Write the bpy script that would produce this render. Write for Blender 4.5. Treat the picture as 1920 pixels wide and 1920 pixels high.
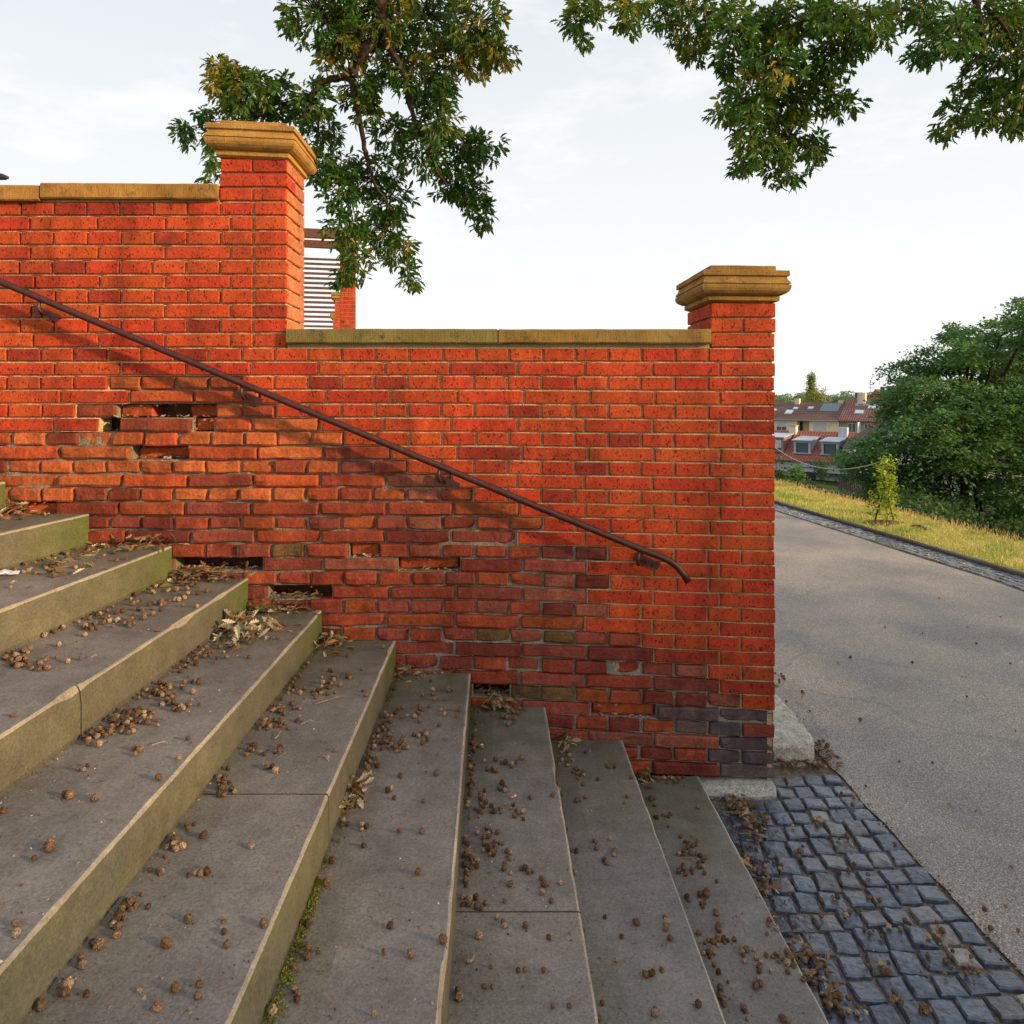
import bpy, math, random
from mathutils import Vector, Matrix, noise
R = math.radians
rnd = random.Random(7)
scene = bpy.context.scene
for o in list(bpy.data.objects): bpy.data.objects.remove(o)

# ------------------------------------------------------------------ camera
D, F, CX, CY, H = 3.4, 1360.0, 925.0, 740.0, 1.87
cam = bpy.data.cameras.new("camera")
camo = bpy.data.objects.new("camera", cam)
scene.collection.objects.link(camo)
camo.location = (0, -D, H)
camo.rotation_euler = (R(90), 0, 0)
cam.sensor_width = 36.0
cam.lens = F / 1920 * 36
cam.shift_x = (960 - CX) / 1920
cam.shift_y = -(960 - CY) / 1920
cam.clip_start = 0.05
cam.clip_end = 3000
scene.camera = camo

# ------------------------------------------------------------------ world, sun, exposure
SUN_EL, SUN_AZ = R(15), R(-24)          # azimuth measured from +X towards -Y
sd = Vector((math.cos(SUN_EL) * math.cos(SUN_AZ), math.cos(SUN_EL) * math.sin(SUN_AZ), math.sin(SUN_EL)))
w = bpy.data.worlds.new("World"); scene.world = w
w.use_nodes = True
nt = w.node_tree; nt.nodes.clear()
def N(nt, t, **k):
    n = nt.nodes.new(t)
    for a, b in k.items(): setattr(n, a, b)
    return n
wo = N(nt, 'ShaderNodeOutputWorld'); bg = N(nt, 'ShaderNodeBackground')
sky = N(nt, 'ShaderNodeTexSky', sky_type='NISHITA')
sky.sun_disc = False; sky.sun_elevation = SUN_EL
sky.sun_rotation = math.atan2(sd.x, sd.y)
sky.air_density = 1.2; sky.dust_density = 3.0; sky.ozone_density = 1.5
tc = N(nt, 'ShaderNodeTexCoord'); sep = N(nt, 'ShaderNodeSeparateXYZ')
nt.links.new(tc.outputs['Generated'], sep.inputs[0])
mp = N(nt, 'ShaderNodeMapping'); mp.inputs['Scale'].default_value = (2.2, 2.2, 7.0)
nt.links.new(tc.outputs['Generated'], mp.inputs[0])
nz = N(nt, 'ShaderNodeTexNoise'); nz.inputs['Scale'].default_value = 1.6; nz.inputs['Detail'].default_value = 9; nz.inputs['Roughness'].default_value = .62
nt.links.new(mp.outputs[0], nz.inputs['Vector'])
cr = N(nt, 'ShaderNodeValToRGB'); cr.color_ramp.elements[0].position = .52; cr.color_ramp.elements[1].position = .72
nt.links.new(nz.outputs['Fac'], cr.inputs[0])
# a veil of high thin cloud, whiter towards the horizon
vr = N(nt, 'ShaderNodeValToRGB')
e = vr.color_ramp.elements
e[0].position = 0.0; e[0].color = (9.6, 9.7, 9.7, 1)
e[1].position = 0.75; e[1].color = (5.9, 6.4, 6.95, 1)
m_ = e.new(.22); m_.color = (8.5, 8.7, 8.8, 1)
nt.links.new(sep.outputs['Z'], vr.inputs[0])
mx = N(nt, 'ShaderNodeMixRGB'); mx.inputs[0].default_value = .88
nt.links.new(sky.outputs[0], mx.inputs[1]); nt.links.new(vr.outputs[0], mx.inputs[2])
mc = N(nt, 'ShaderNodeMixRGB'); mc.inputs[2].default_value = (9.9, 9.8, 9.7, 1)
ml = N(nt, 'ShaderNodeMath', operation='MULTIPLY'); ml.inputs[1].default_value = .5
nt.links.new(cr.outputs[0], ml.inputs[0]); nt.links.new(ml.outputs[0], mc.inputs[0])
nt.links.new(mx.outputs[0], mc.inputs[1]); nt.links.new(mc.outputs[0], bg.inputs[0])
bg.inputs[1].default_value = 0.1
nt.links.new(bg.outputs[0], wo.inputs[0])

sl = bpy.data.lights.new("sun", 'SUN'); sl.energy = 5.0; sl.angle = R(2.6); sl.color = (1.0, .70, .38)
so = bpy.data.objects.new("sun", sl); scene.collection.objects.link(so)
so.rotation_euler = sd.to_track_quat('Z', 'Y').to_euler(); so.location = (20, -20, 20)
scene.view_settings.view_transform = 'Standard'; scene.view_settings.look = 'None'
scene.view_settings.exposure = 0.3; scene.view_settings.gamma = 1.0

# ------------------------------------------------------------------ helpers
COL = scene.collection
def P(px, py, Z):
    """the point at distance Z in front of the camera that the survey of the photo gives for px, py"""
    return Vector(((px - CX) / F * Z, Z - D, H - (py - CY) / F * Z))
def WX(px): return (px - CX) / 400.0
def WZ(py): return H - (py - CY) / 400.0
def on_plane(px, py, z):
    Z = F * (H - z) / (py - CY)
    return Vector(((px - CX) / F * Z, Z - D, z))

class MB:
    def __init__(s): s.v = []; s.f = []; s.c = []; s.m = []; s.smooth = False
    def add(s, vs, fs, col=(1, 1, 1, 1), mi=0):
        b = len(s.v); s.v.extend([tuple(p) for p in vs])
        for f in fs: s.f.append([b + i for i in f]); s.c.append(col); s.m.append(mi)
    def box(s, x0, x1, y0, y1, z0, z1, col=(1, 1, 1, 1), mi=0, M=None):
        vs = [Vector((x, y, z)) for z in (z0, z1) for y in (y0, y1) for x in (x0, x1)]
        if M is not None: vs = [M @ v for v in vs]
        s.add(vs, [(0, 2, 3, 1), (4, 5, 7, 6), (0, 1, 5, 4), (2, 6, 7, 3), (0, 4, 6, 2), (1, 3, 7, 5)], col, mi)
    def tube(s, pts, rad, n=8, col=(1, 1, 1, 1), mi=0, cap=True):
        pts = [Vector(p) for p in pts]
        if not isinstance(rad, (list, tuple)): rad = [rad] * len(pts)
        rings = []; up = Vector((0, 0, 1)); vs = []
        for i, p in enumerate(pts):
            t = (pts[min(i + 1, len(pts) - 1)] - pts[max(i - 1, 0)])
            if t.length < 1e-9: t = Vector((0, 0, 1))
            t.normalize()
            a = t.cross(up if abs(t.z) < .95 else Vector((1, 0, 0))).normalized(); b = t.cross(a)
            for j in range(n):
                an = 2 * math.pi * j / n
                vs.append(p + (a * math.cos(an) + b * math.sin(an)) * rad[i])
        fs = []
        for i in range(len(pts) - 1):
            for j in range(n):
                fs.append((i * n + j, i * n + (j + 1) % n, (i + 1) * n + (j + 1) % n, (i + 1) * n + j))
        if cap: fs.append(tuple(range(n))[::-1]); fs.append(tuple((len(pts) - 1) * n + j for j in range(n)))
        s.add(vs, fs, col, mi)
    def build(s, name, mats, parent=None, smooth=False, loc=None):
        me = bpy.data.meshes.new(name)
        me.from_pydata(s.v, [], s.f)
        if not isinstance(mats, (list, tuple)): mats = [mats]
        for m in mats: me.materials.append(m)
        if len(mats) > 1: me.polygons.foreach_set('material_index', s.m)
        ca = me.color_attributes.new('col', 'FLOAT_COLOR', 'CORNER')
        buf = []
        for f, c in zip(s.f, s.c):
            if len(c) == 3: c = (*c, 1)
            buf.extend(tuple(c) * len(f))
        ca.data.foreach_set('color', buf)
        if smooth: me.polygons.foreach_set('use_smooth', [True] * len(s.f))
        me.update()
        o = bpy.data.objects.new(name, me); COL.objects.link(o)
        if parent is not None: o.parent = parent
        if loc is not None: o.location = loc
        return o
def tag(o, label=None, cat=None, group=None, kind=None):
    if label: o['label'] = label
    if cat: o['category'] = cat
    if group: o['group'] = group
    if kind: o['kind'] = kind
    return o
def empty(name, loc=(0, 0, 0), rz=0):
    o = bpy.data.objects.new(name, None); COL.objects.link(o); o.location = loc; o.rotation_euler = (0, 0, rz); o.empty_display_size = .1
    return o

# ------------------------------------------------------------------ materials
def newmat(name, rough=.8, spec=.3):
    m = bpy.data.materials.new(name); m.use_nodes = True
    t = m.node_tree; b = t.nodes['Principled BSDF']
    b.inputs['Roughness'].default_value = rough
    b.inputs['Specular IOR Level'].default_value = spec
    return m, t, b
def tex(t, kind, scale, vec=None, **k):
    n = t.nodes.new(kind); n.inputs['Scale'].default_value = scale
    for a, b in k.items():
        if a in n.inputs: n.inputs[a].default_value = b
        else: setattr(n, a, b)
    if vec is not None: t.links.new(vec, n.inputs['Vector'])
    return n
def pos(t, scale=None):
    g = t.nodes.new('ShaderNodeNewGeometry')
    if scale is None: return g.outputs['Position']
    m = t.nodes.new('ShaderNodeMapping'); m.inputs['Scale'].default_value = scale
    t.links.new(g.outputs['Position'], m.inputs[0]); return m.outputs[0]
def ramp(t, fac, stops):
    r = t.nodes.new('ShaderNodeValToRGB'); el = r.color_ramp.elements
    q = lambda c: (*c, 1) if len(c) == 3 else c
    el[0].position = stops[0][0]; el[0].color = q(stops[0][1]); el[1].position = stops[-1][0]; el[1].color = q(stops[-1][1])
    for p, c in stops[1:-1]: el.new(p).color = q(c)
    t.links.new(fac, r.inputs[0]); return r.outputs[0]
def mix(t, a, b, fac, mode='MIX'):
    m = t.nodes.new('ShaderNodeMixRGB'); m.blend_type = mode
    for i, x in ((0, fac), (1, a), (2, b)):
        if isinstance(x, (int, float)): m.inputs[i].default_value = x
        elif isinstance(x, tuple): m.inputs[i].default_value = (*x, 1) if len(x) == 3 else x
        else: t.links.new(x, m.inputs[i])
    return m.outputs[0]
def math_(t, op, a, b=0.0, clamp=False):
    m = t.nodes.new('ShaderNodeMath'); m.operation = op; m.use_clamp = clamp
    for i, x in ((0, a), (1, b)):
        if isinstance(x, (int, float)): m.inputs[i].default_value = x
        else: t.links.new(x, m.inputs[i])
    return m.outputs[0]
def bump(t, b, h, dist=.003, strength=1.0, prev=None):
    n = t.nodes.new('ShaderNodeBump'); n.inputs['Distance'].default_value = dist; n.inputs['Strength'].default_value = strength
    t.links.new(h, n.inputs['Height'])
    if prev is not None: t.links.new(prev, n.inputs['Normal'])
    t.links.new(n.outputs[0], b.inputs['Normal']); return n.outputs[0]
def attr(t):
    a = t.nodes.new('ShaderNodeVertexColor'); a.layer_name = 'col'; return a

G = (0.0, 0.0, 0.0); W1 = (1.0, 1.0, 1.0)
# brick: colour per brick, alpha = how old (0 new with wire-cut pits, 1 old and worn)
def m_brick():
    m, t, b = newmat('brick', .85, .25)
    a = attr(t)
    n1 = tex(t, 'ShaderNodeTexNoise', 14, pos(t), Detail=6, Roughness=.65)
    n2 = tex(t, 'ShaderNodeTexNoise', 90, pos(t), Detail=4)
    c = mix(t, a.outputs['Color'], ramp(t, n1.outputs['Fac'], [(.3, (.72, .70, .72)), (.7, (1.2, 1.22, 1.24))]), 1.0, 'MULTIPLY')
    c = mix(t, c, ramp(t, n2.outputs['Fac'], [(.35, (.78, .78, .78)), (.65, (1.15, 1.15, 1.15))]), 1.0, 'MULTIPLY')
    # pits of new bricks
    v = tex(t, 'ShaderNodeTexVoronoi', 1.0, pos(t, (92, 92, 52)), Randomness=1.0)
    vn = tex(t, 'ShaderNodeTexNoise', 30, pos(t), Detail=3)
    pv = math_(t, 'ADD', v.outputs['Distance'], math_(t, 'MULTIPLY', math_(t, 'SUBTRACT', vn.outputs['Fac'], .5), -1.1))
    pit = ramp(t, pv, [(.17, W1), (.25, G)])
    # drag lines
    v2 = tex(t, 'ShaderNodeTexNoise', 1.0, pos(t, (160, 160, 9)), Detail=2)
    drag = ramp(t, v2.outputs['Fac'], [(.70, G), (.76, W1)])
    pit = math_(t, 'MAXIMUM', pit, math_(t, 'MULTIPLY', drag, .5))
    new = math_(t, 'SUBTRACT', 1.0, a.outputs['Alpha'], True)
    pit = math_(t, 'MULTIPLY', pit, new)
    c = mix(t, c, (.028, .007, .005), math_(t, 'MULTIPLY', pit, .68))
    # lime bloom and grime on old bricks
    n3 = tex(t, 'ShaderNodeTexNoise', 9, pos(t), Detail=8, Roughness=.7)
    old = a.outputs['Alpha']
    c = mix(t, c, (.46, .30, .24), math_(t, 'MULTIPLY', math_(t, 'MULTIPLY', ramp(t, n3.outputs['Fac'], [(.60, G), (.74, W1)]), old), .5))
    n4 = tex(t, 'ShaderNodeTexNoise', 5.5, pos(t), Detail=6)
    c = mix(t, c, (.07, .03, .02), math_(t, 'MULTIPLY', ramp(t, n4.outputs['Fac'], [(.56, G), (.72, W1)]), .45))
    n7 = tex(t, 'ShaderNodeTexNoise', 1.0, pos(t, (5.5, 5.5, .9)), Detail=7, Roughness=.65)
    c = mix(t, c, ramp(t, n7.outputs['Fac'], [(.34, (.50, .47, .47)), (.56, (1.05, 1.05, 1.05))]), .8, 'MULTIPLY')
    t.links.new(c, b.inputs['Base Color'])
    hh = math_(t, 'SUBTRACT', math_(t, 'MULTIPLY', n2.outputs['Fac'], .35), pit)
    n5 = tex(t, 'ShaderNodeTexNoise', 38, pos(t), Detail=6, Roughness=.7)
    hh = math_(t, 'ADD', hh, math_(t, 'MULTIPLY', math_(t, 'MULTIPLY', n5.outputs['Fac'], old), 3.4))
    bump(t, b, hh, .0035, .9)
    return m
def m_mortar():
    m, t, b = newmat('mortar', .95, .1)
    a = attr(t)
    n1 = tex(t, 'ShaderNodeTexNoise', 160, pos(t), Detail=4)
    n2 = tex(t, 'ShaderNodeTexNoise', 4, pos(t), Detail=6)
    c = mix(t, a.outputs['Color'], ramp(t, n1.outputs['Fac'], [(.3, (.5, .5, .5)), (.7, (1.4, 1.4, 1.4))]), 1.0, 'MULTIPLY')
    c = mix(t, c, (.15, .16, .05), math_(t, 'MULTIPLY', ramp(t, n2.outputs['Fac'], [(.5, G), (.68, W1)]), .6))
    t.links.new(c, b.inputs['Base Color'])
    bump(t, b, n1.outputs['Fac'], .006, 1.0)
    return m
def m_sand():   # capping and coping sandstone
    m, t, b = newmat('sandstone', .9, .15)
    n1 = tex(t, 'ShaderNodeTexNoise', 1, pos(t, (170, 170, 14)), Detail=5, Roughness=.7)
    n2 = tex(t, 'ShaderNodeTexNoise', 7, pos(t), Detail=8, Roughness=.65)
    n3 = tex(t, 'ShaderNodeTexNoise', 140, pos(t), Detail=2)
    c = ramp(t, n2.outputs['Fac'], [(.3, (.23, .13, .035)), (.55, (.40, .22, .06)), (.75, (.50, .30, .09))])
    c = mix(t, c, ramp(t, n1.outputs['Fac'], [(.35, (.62, .62, .62)), (.65, (1.15, 1.15, 1.15))]), .45, 'MULTIPLY')
    n8 = tex(t, 'ShaderNodeTexNoise', 16, pos(t), Detail=8, Roughness=.75)
    c = mix(t, c, (.07, .06, .045), ramp(t, n8.outputs['Fac'], [(.55, G), (.68, (.8, .8, .8))]))
    c = mix(t, c, (.06, .045, .02), ramp(t, n3.outputs['Fac'], [(.66, G), (.75, (.7, .7, .7))]))
    a = attr(t)
    c = mix(t, c, a.outputs['Color'], 1.0, 'MULTIPLY')
    t.links.new(c, b.inputs['Base Color'])
    bump(t, b, math_(t, 'ADD', n1.outputs['Fac'], n3.outputs['Fac']), .003, .8)
    return m
def m_step():
    m, t, b = newmat('stair_stone', .78, .35)
    a = attr(t)
    n1 = tex(t, 'ShaderNodeTexNoise', 2.6, pos(t), Detail=7, Roughness=.6)
    n2 = tex(t, 'ShaderNodeTexNoise', 130, pos(t), Detail=5, Roughness=.75)
    n3 = tex(t, 'ShaderNodeTexVoronoi', 170, pos(t))
    n6 = tex(t, 'ShaderNodeTexNoise', 11, pos(t), Detail=8, Roughness=.7)
    c = mix(t, a.outputs['Color'], ramp(t, n1.outputs['Fac'], [(.3, (.78, .78, .80)), (.7, (1.18, 1.16, 1.12))]), 1.0, 'MULTIPLY')
    c = mix(t, c, ramp(t, n2.outputs['Fac'], [(.32, (.66, .66, .66)), (.68, (1.3, 1.3, 1.3))]), 1.0, 'MULTIPLY')
    c = mix(t, c, ramp(t, n6.outputs['Fac'], [(.35, (.82, .83, .8)), (.65, (1.12, 1.12, 1.12))]), 1.0, 'MULTIPLY')
    c = mix(t, c, (.38, .33, .26), math_(t, 'MULTIPLY', ramp(t, n3.outputs['Distance'], [(.10, W1), (.2, G)]), .35))
    t.links.new(c, b.inputs['Base Color'])
    t.links.new(ramp(t, n6.outputs['Fac'], [(.3, (.55, .55, .55)), (.7, (.9, .9, .9))]), b.inputs['Roughness'])
    bump(t, b, math_(t, 'ADD', n2.outputs['Fac'], math_(t, 'MULTIPLY', n6.outputs['Fac'], 2.0)), .003, .7)
    return m
def m_vc(name, rough=.8, nscale=30, amp=.3, bd=.0, spec=.3, metallic=0):
    m, t, b = newmat(name, rough, spec)
    a = attr(t)
    n = tex(t, 'ShaderNodeTexNoise', nscale, pos(t), Detail=5)
    c = mix(t, a.outputs['Color'], ramp(t, n.outputs['Fac'], [(.3, (1 - amp,) * 3), (.7, (1 + amp,) * 3)]), 1.0, 'MULTIPLY')
    t.links.new(c, b.inputs['Base Color']); b.inputs['Metallic'].default_value = metallic
    if bd: bump(t, b, n.outputs['Fac'], bd)
    return m
def m_leaf(name, trans=.35, rough=.5):
    m, t, b = newmat(name, rough, .35)
    a = attr(t); t.links.new(a.outputs['Color'], b.inputs['Base Color'])
    tr = t.nodes.new('ShaderNodeBsdfTranslucent')
    t.links.new(mix(t, a.outputs['Color'], (1.5, 1.5, .6), 1.0, 'MULTIPLY'), tr.inputs[0])
    ms = t.nodes.new('ShaderNodeMixShader'); ms.inputs[0].default_value = trans
    out = t.nodes['Material Output']
    t.links.new(b.outputs[0], ms.inputs[1]); t.links.new(tr.outputs[0], ms.inputs[2]); t.links.new(ms.outputs[0], out.inputs[0])
    return m
def m_asphalt():
    m, t, b = newmat('asphalt', .6, .5)
    v = tex(t, 'ShaderNodeTexVoronoi', 170, pos(t)); n = tex(t, 'ShaderNodeTexNoise', 1.1, pos(t), Detail=6)
    n2 = tex(t, 'ShaderNodeTexNoise', 45, pos(t), Detail=4)
    cell = ramp(t, v.outputs['Color'], [(0, (.225, .21, .20)), (.45, (.345, .318, .292)), (.8, (.46, .42, .37)), (.96, (.72, .66, .59))])
    c = mix(t, cell, ramp(t, v.outputs['Distance'], [(.3, W1), (.65, (.45, .45, .47))]), 1.0, 'MULTIPLY')
    c = mix(t, c, ramp(t, n.outputs['Fac'], [(.38, (.80, .80, .82)), (.62, (1.30, 1.19, 1.08))]), 1.0, 'MULTIPLY')
    ck = tex(t, 'ShaderNodeTexVoronoi', .55, mix(t, pos(t), tex(t, 'ShaderNodeTexNoise', 2.2, pos(t), Detail=6).outputs['Color'], .25), feature='DISTANCE_TO_EDGE')
    c = mix(t, c, (.05, .05, .05), math_(t, 'MULTIPLY', ramp(t, ck.outputs['Distance'], [(.0, W1), (.006, G)]), .28))
    t.links.new(c, b.inputs['Base Color'])
    bump(t, b, math_(t, 'ADD', math_(t, 'MULTIPLY', v.outputs['Distance'], -1.0), n2.outputs['Fac']), .004, .8)
    return m
def m_granite():
    m, t, b = newmat('granite', .8, .3)
    v = tex(t, 'ShaderNodeTexVoronoi', 150, pos(t)); n = tex(t, 'ShaderNodeTexNoise', 18, pos(t, (1, 1, 1)), Detail=8, Roughness=.7)
    c = ramp(t, v.outputs['Color'], [(0, (.22, .21, .19)), (.5, (.42, .40, .36)), (1, (.58, .56, .50))])
    c = mix(t, c, ramp(t, n.outputs['Fac'], [(.35, (.75, .73, .68)), (.6, (1.15, 1.15, 1.15))]), 1.0, 'MULTIPLY')
    t.links.new(c, b.inputs['Base Color']); bump(t, b, n.outputs['Fac'], .004, .9)
    return m
def m_rail():
    m, t, b = newmat('rail_paint', .42, .5)
    a = attr(t)
    n = tex(t, 'ShaderNodeTexNoise', 40, pos(t), Detail=6, Roughness=.7)
    c = mix(t, a.outputs['Color'], ramp(t, n.outputs['Fac'], [(.35, (.6, .6, .6)), (.7, (1.5, 1.2, 1.0))]), 1.0, 'MULTIPLY')
    t.links.new(c, b.inputs['Base Color'])
    t.links.new(ramp(t, n.outputs['Fac'], [(.3, (.3, .3, .3)), (.7, (.6, .6, .6))]), b.inputs['Roughness'])
    bump(t, b, n.outputs['Fac'], .0008, .6)
    return m
def m_grassland():
    m, t, b = newmat('turf', .95, .1)
    a = attr(t)
    n = tex(t, 'ShaderNodeTexNoise', 1.6, pos(t), Detail=8, Roughness=.7); n2 = tex(t, 'ShaderNodeTexNoise', 30, pos(t), Detail=4)
    c = mix(t, a.outputs['Color'], ramp(t, n.outputs['Fac'], [(.35, (.65, .8, .6)), (.65, (1.3, 1.2, 1.2))]), 1.0, 'MULTIPLY')
    c = mix(t, c, ramp(t, n2.outputs['Fac'], [(.3, (.6, .6, .6)), (.7, (1.35, 1.35, 1.35))]), 1.0, 'MULTIPLY')
    t.links.new(c, b.inputs['Base Color']); bump(t, b, n2.outputs['Fac'], .03)
    return m
def m_tiles(name, c0, c1, sx=1.0, sy=.95):
    m, t, b = newmat(name, .8, .25)
    tcn = t.nodes.new('ShaderNodeTexCoord')
    wv = t.nodes.new('ShaderNodeTexWave'); wv.bands_direction = 'X'; wv.inputs['Scale'].default_value = sx
    t.links.new(tcn.outputs['Object'], wv.inputs['Vector'])
    wv2 = t.nodes.new('ShaderNodeTexWave'); wv2.bands_direction = 'Z'; wv2.wave_profile = 'SAW'; wv2.inputs['Scale'].default_value = sy
    t.links.new(tcn.outputs['Object'], wv2.inputs['Vector'])
    n = tex(t, 'ShaderNodeTexNoise', 1.4, tcn.outputs['Object'], Detail=8, Roughness=.75)
    c = mix(t, c0, c1, n.outputs['Fac'])
    c = mix(t, c, ramp(t, wv.outputs['Fac'], [(.1, (.55, .55, .55)), (.6, (1.15, 1.15, 1.15))]), .8, 'MULTIPLY')
    c = mix(t, c, ramp(t, wv2.outputs['Fac'], [(.0, (.6, .6, .6)), (.3, (1.1, 1.1, 1.1))]), .8, 'MULTIPLY')
    t.links.new(c, b.inputs['Base Color'])
    bump(t, b, math_(t, 'ADD', wv.outputs['Fac'], wv2.outputs['Fac']), .04)
    return m
def m_glass(name='window_glass'):
    m, t, b = newmat(name, .08, .8)
    b.inputs['Base Color'].default_value = (.10, .13, .15, 1)
    return m
M = dict(brick=m_brick(), mortar=m_mortar(), sand=m_sand(), step=m_step(), asphalt=m_asphalt(), granite=m_granite(), rail=m_rail(),
         turf=m_grassland(), leaf=m_leaf('oak_leaf', .34, .5), treeleaf=m_leaf('tree_leaf', .3, .6), dry=m_leaf('dry_leaf', .12, .75), glass=m_glass(),
         cobble=m_vc('cobble_stone', .27, 45, .5, .005, .7), dirt=m_vc('joint_dirt', .95, 70, .45, .006, .1), bark=m_vc('bark', .9, 40, .4, .01, .1),
         wood=m_vc('weathered_wood', .8, 25, .35, .004, .2), plaster=m_vc('plaster', .9, 1.2, .08, 0, .1), vc=m_vc('painted', .6, 8, .1, 0, .3),
         seed=m_vc('seed_husk', .95, 260, .5, .004, .08), zinc=m_vc('zinc_sheet', .45, 3, .15, 0, .5), moss=m_vc('moss', 1.0, 180, .6, .008, .05),
         rust_tiles=m_tiles('rust_roof_tiles', (.29, .135, .105), (.19, .10, .09)), red_tiles=m_tiles('red_roof_tiles', (.42, .14, .09), (.28, .10, .08)), brown_tiles=m_tiles('brown_roof_tiles', (.20, .115, .09), (.12, .08, .07)),
         dark_tiles=m_tiles('dark_roof_tiles', (.14, .08, .07), (.07, .05, .05)))
# ================================================================== BRICK WALL
def rowY(k, x):
    if k < 0: return 652 + 27.5 * k
    s = min(max((x - 900) / 550.0, 0), 1)
    kk = min(k, 25)
    return 652 + kk * (26.3 + .98 * s) + max(0, k - 25) * (26.0 + 0.3 * (1 - s))
OLD = {2: (205, 450), 3: (180, 435), 4: (140, 530), 5: (165, 600), 6: (-900, 672), 7: (-900, 722), 8: (-900, 790), 9: (-900, 835), 10: (-900, 896),
       11: (-900, 985), 12: (-900, 1010), 13: (-900, 1015), 14: (-900, 1115), 15: (-900, 1110), 16: (-900, 1140), 17: (-900, 1110), 18: (-900, 1145),
       19: (-900, 1110), 20: (-900, 1205), 21: (-900, 1232), 22: (-900, 1330), 23: (-900, 1360), 24: (-900, 1390)}
for k in range(25, 31): OLD[k] = (-900, 1500)
# missing bricks: row, x0, x1, depth of what is left behind (0 = a deep black gap)
HOLES = [(4, 215, 280, .05), (4, 280, 336, .125), (4, 342, 403, .085), (5, 184, 223, .14), (5, 357, 398, .06), (7, 243, 350, .085),
         (14, 653, 711, .045), (15, 745, 862, .055), (15, 325, 490, .16), (17, 500, 620, .16), (24, 887, 956, .16), (25, 1110, 1232, .035), (11, 30, 100, .04)]
br = random.Random(3)
def brick_col(x, y, k, old):
    if not old:
        v = br.uniform(.88, 1.10)
        c = (.50 * v, .056 * v * br.uniform(.8, 1.4), .016 * v)
        if br.random() < .08: c = (.33 * v, .036 * v, .015)
        return (*c, 0.0)
    q = br.random(); v = br.uniform(.8, 1.15)
    if k >= 25 and x > 1320 and q < .95: return (.115 * v, .085 * v, .085 * v, 1)
    if k >= 24 and x > 1240 and q < .3: return (.16 * v, .10 * v, .09 * v, 1)
    if k in (20, 21, 23, 24) and 880 < x < 1130 and q < .20: return (.15 * v, .080 * v, .028 * v, 1)
    if k <= 10 and x < 640:  # old bricks brighter orange here: the sunlit mid-left patch put into the colour
        if q < .65: return (.52 * v, .125 * v, .034 * v, 1)
        if q < .85: return (.48 * v, .085 * v, .024 * v, 1)
        return (.28 * v, .055 * v, .024 * v, 1)
    if q < .46: return (.32 * v, .058 * v, .024 * v, 1)
    if q < .58: return (.37 * v, .080 * v, .022 * v, 1)
    if q < .68: return (.31 * v, .090 * v, .050 * v, 1)
    if q < .78: return (.20 * v, .036 * v, .022 * v, 1)
    if q < .993: return (.27 * v, .058 * v, .036 * v, 1)
    return (.19 * v, .105 * v, .035 * v, 1)

def brick(mb, c4, y0, y1, col, nx, old, seed, face='front'):
    """c4: corners (x0,z0)(x1,z0)(x1,z1)(x0,z1) in wall metres. A worn block with a rounded front."""
    (xa, za), (xb, zb), (xc, zc), (xd, zd) = c4
    nz_ = 4
    amp = (.0035 + .004 * ((seed * 7.13) % 1) ** 3) if old else .0010
    rr = (.0045 + .005 * ((seed * 3.7) % 1)) if old else .0035
    L = (xb - xa); Hh = (zd - za)
    us = [0, rr / L] + [rr / L + (1 - 2 * rr / L) * i / nx for i in range(1, nx)] + [1 - rr / L, 1]
    vs_ = [0, rr / Hh, .5, 1 - rr / Hh, 1]
    pts = []; chips = []
    if old:
        for (qx, qz) in ((xa, za), (xb, zb), (xc, zc), (xd, zd)):
            if br.random() < .17: chips.append((qx, qz, br.uniform(.012, .034), br.uniform(.008, .020)))
        if br.random() < .20: chips.append((xa + L * br.random(), za + Hh * br.random(), br.uniform(.03, .07), br.uniform(.004, .012)))
    for j, v in enumerate(vs_):
        for i, u in enumerate(us):
            x = (xa + (xb - xa) * u) * (1 - v) + (xd + (xc - xd) * u) * v
            z = (za + (zb - za) * u) * (1 - v) + (zd + (zc - zd) * u) * v
            eu = (i == 0 or i == len(us) - 1); ev = (j == 0 or j == 4)
            d = 0
            if eu or ev: d = rr * (1.0 if not (eu and ev) else 1.7)
            nn = noise.noise(Vector((x * 9 + seed, z * 9, seed * .37))); n2 = noise.noise(Vector((x * 30, z * 30, seed)))
            d += amp * (nn * 1.5 + n2)
            if eu or ev:
                x += (.0045 if old else .0012) * n2 * 1.5; z += (.004 if old else .001) * nn * 1.5
            for (qx, qz, qr, qd) in chips:
                dd = math.hypot(x - qx, z - qz)
                if dd < qr: d += qd * (1 - dd / qr) ** .5
            pts.append((x, y0 + d, z))
    nu = len(us); fs = []
    for j in range(4):
        for i in range(nu - 1):
            fs.append((j * nu + i, j * nu + i + 1, (j + 1) * nu + i + 1, (j + 1) * nu + i))
    b = len(pts)
    rim = [i for i in range(nu)] + [j * nu + nu - 1 for j in range(1, 5)] + [4 * nu + i for i in range(nu - 2, -1, -1)] + [j * nu for j in range(3, 0, -1)]
    for r in rim: x, y, z = pts[r]; pts.append((x, y1, z))
    for q in range(len(rim)):
        q2 = (q + 1) % len(rim)
        fs.append((rim[q], b + q, b + q2, rim[q2]))
    mb.add(pts, fs, col, 0)

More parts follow.
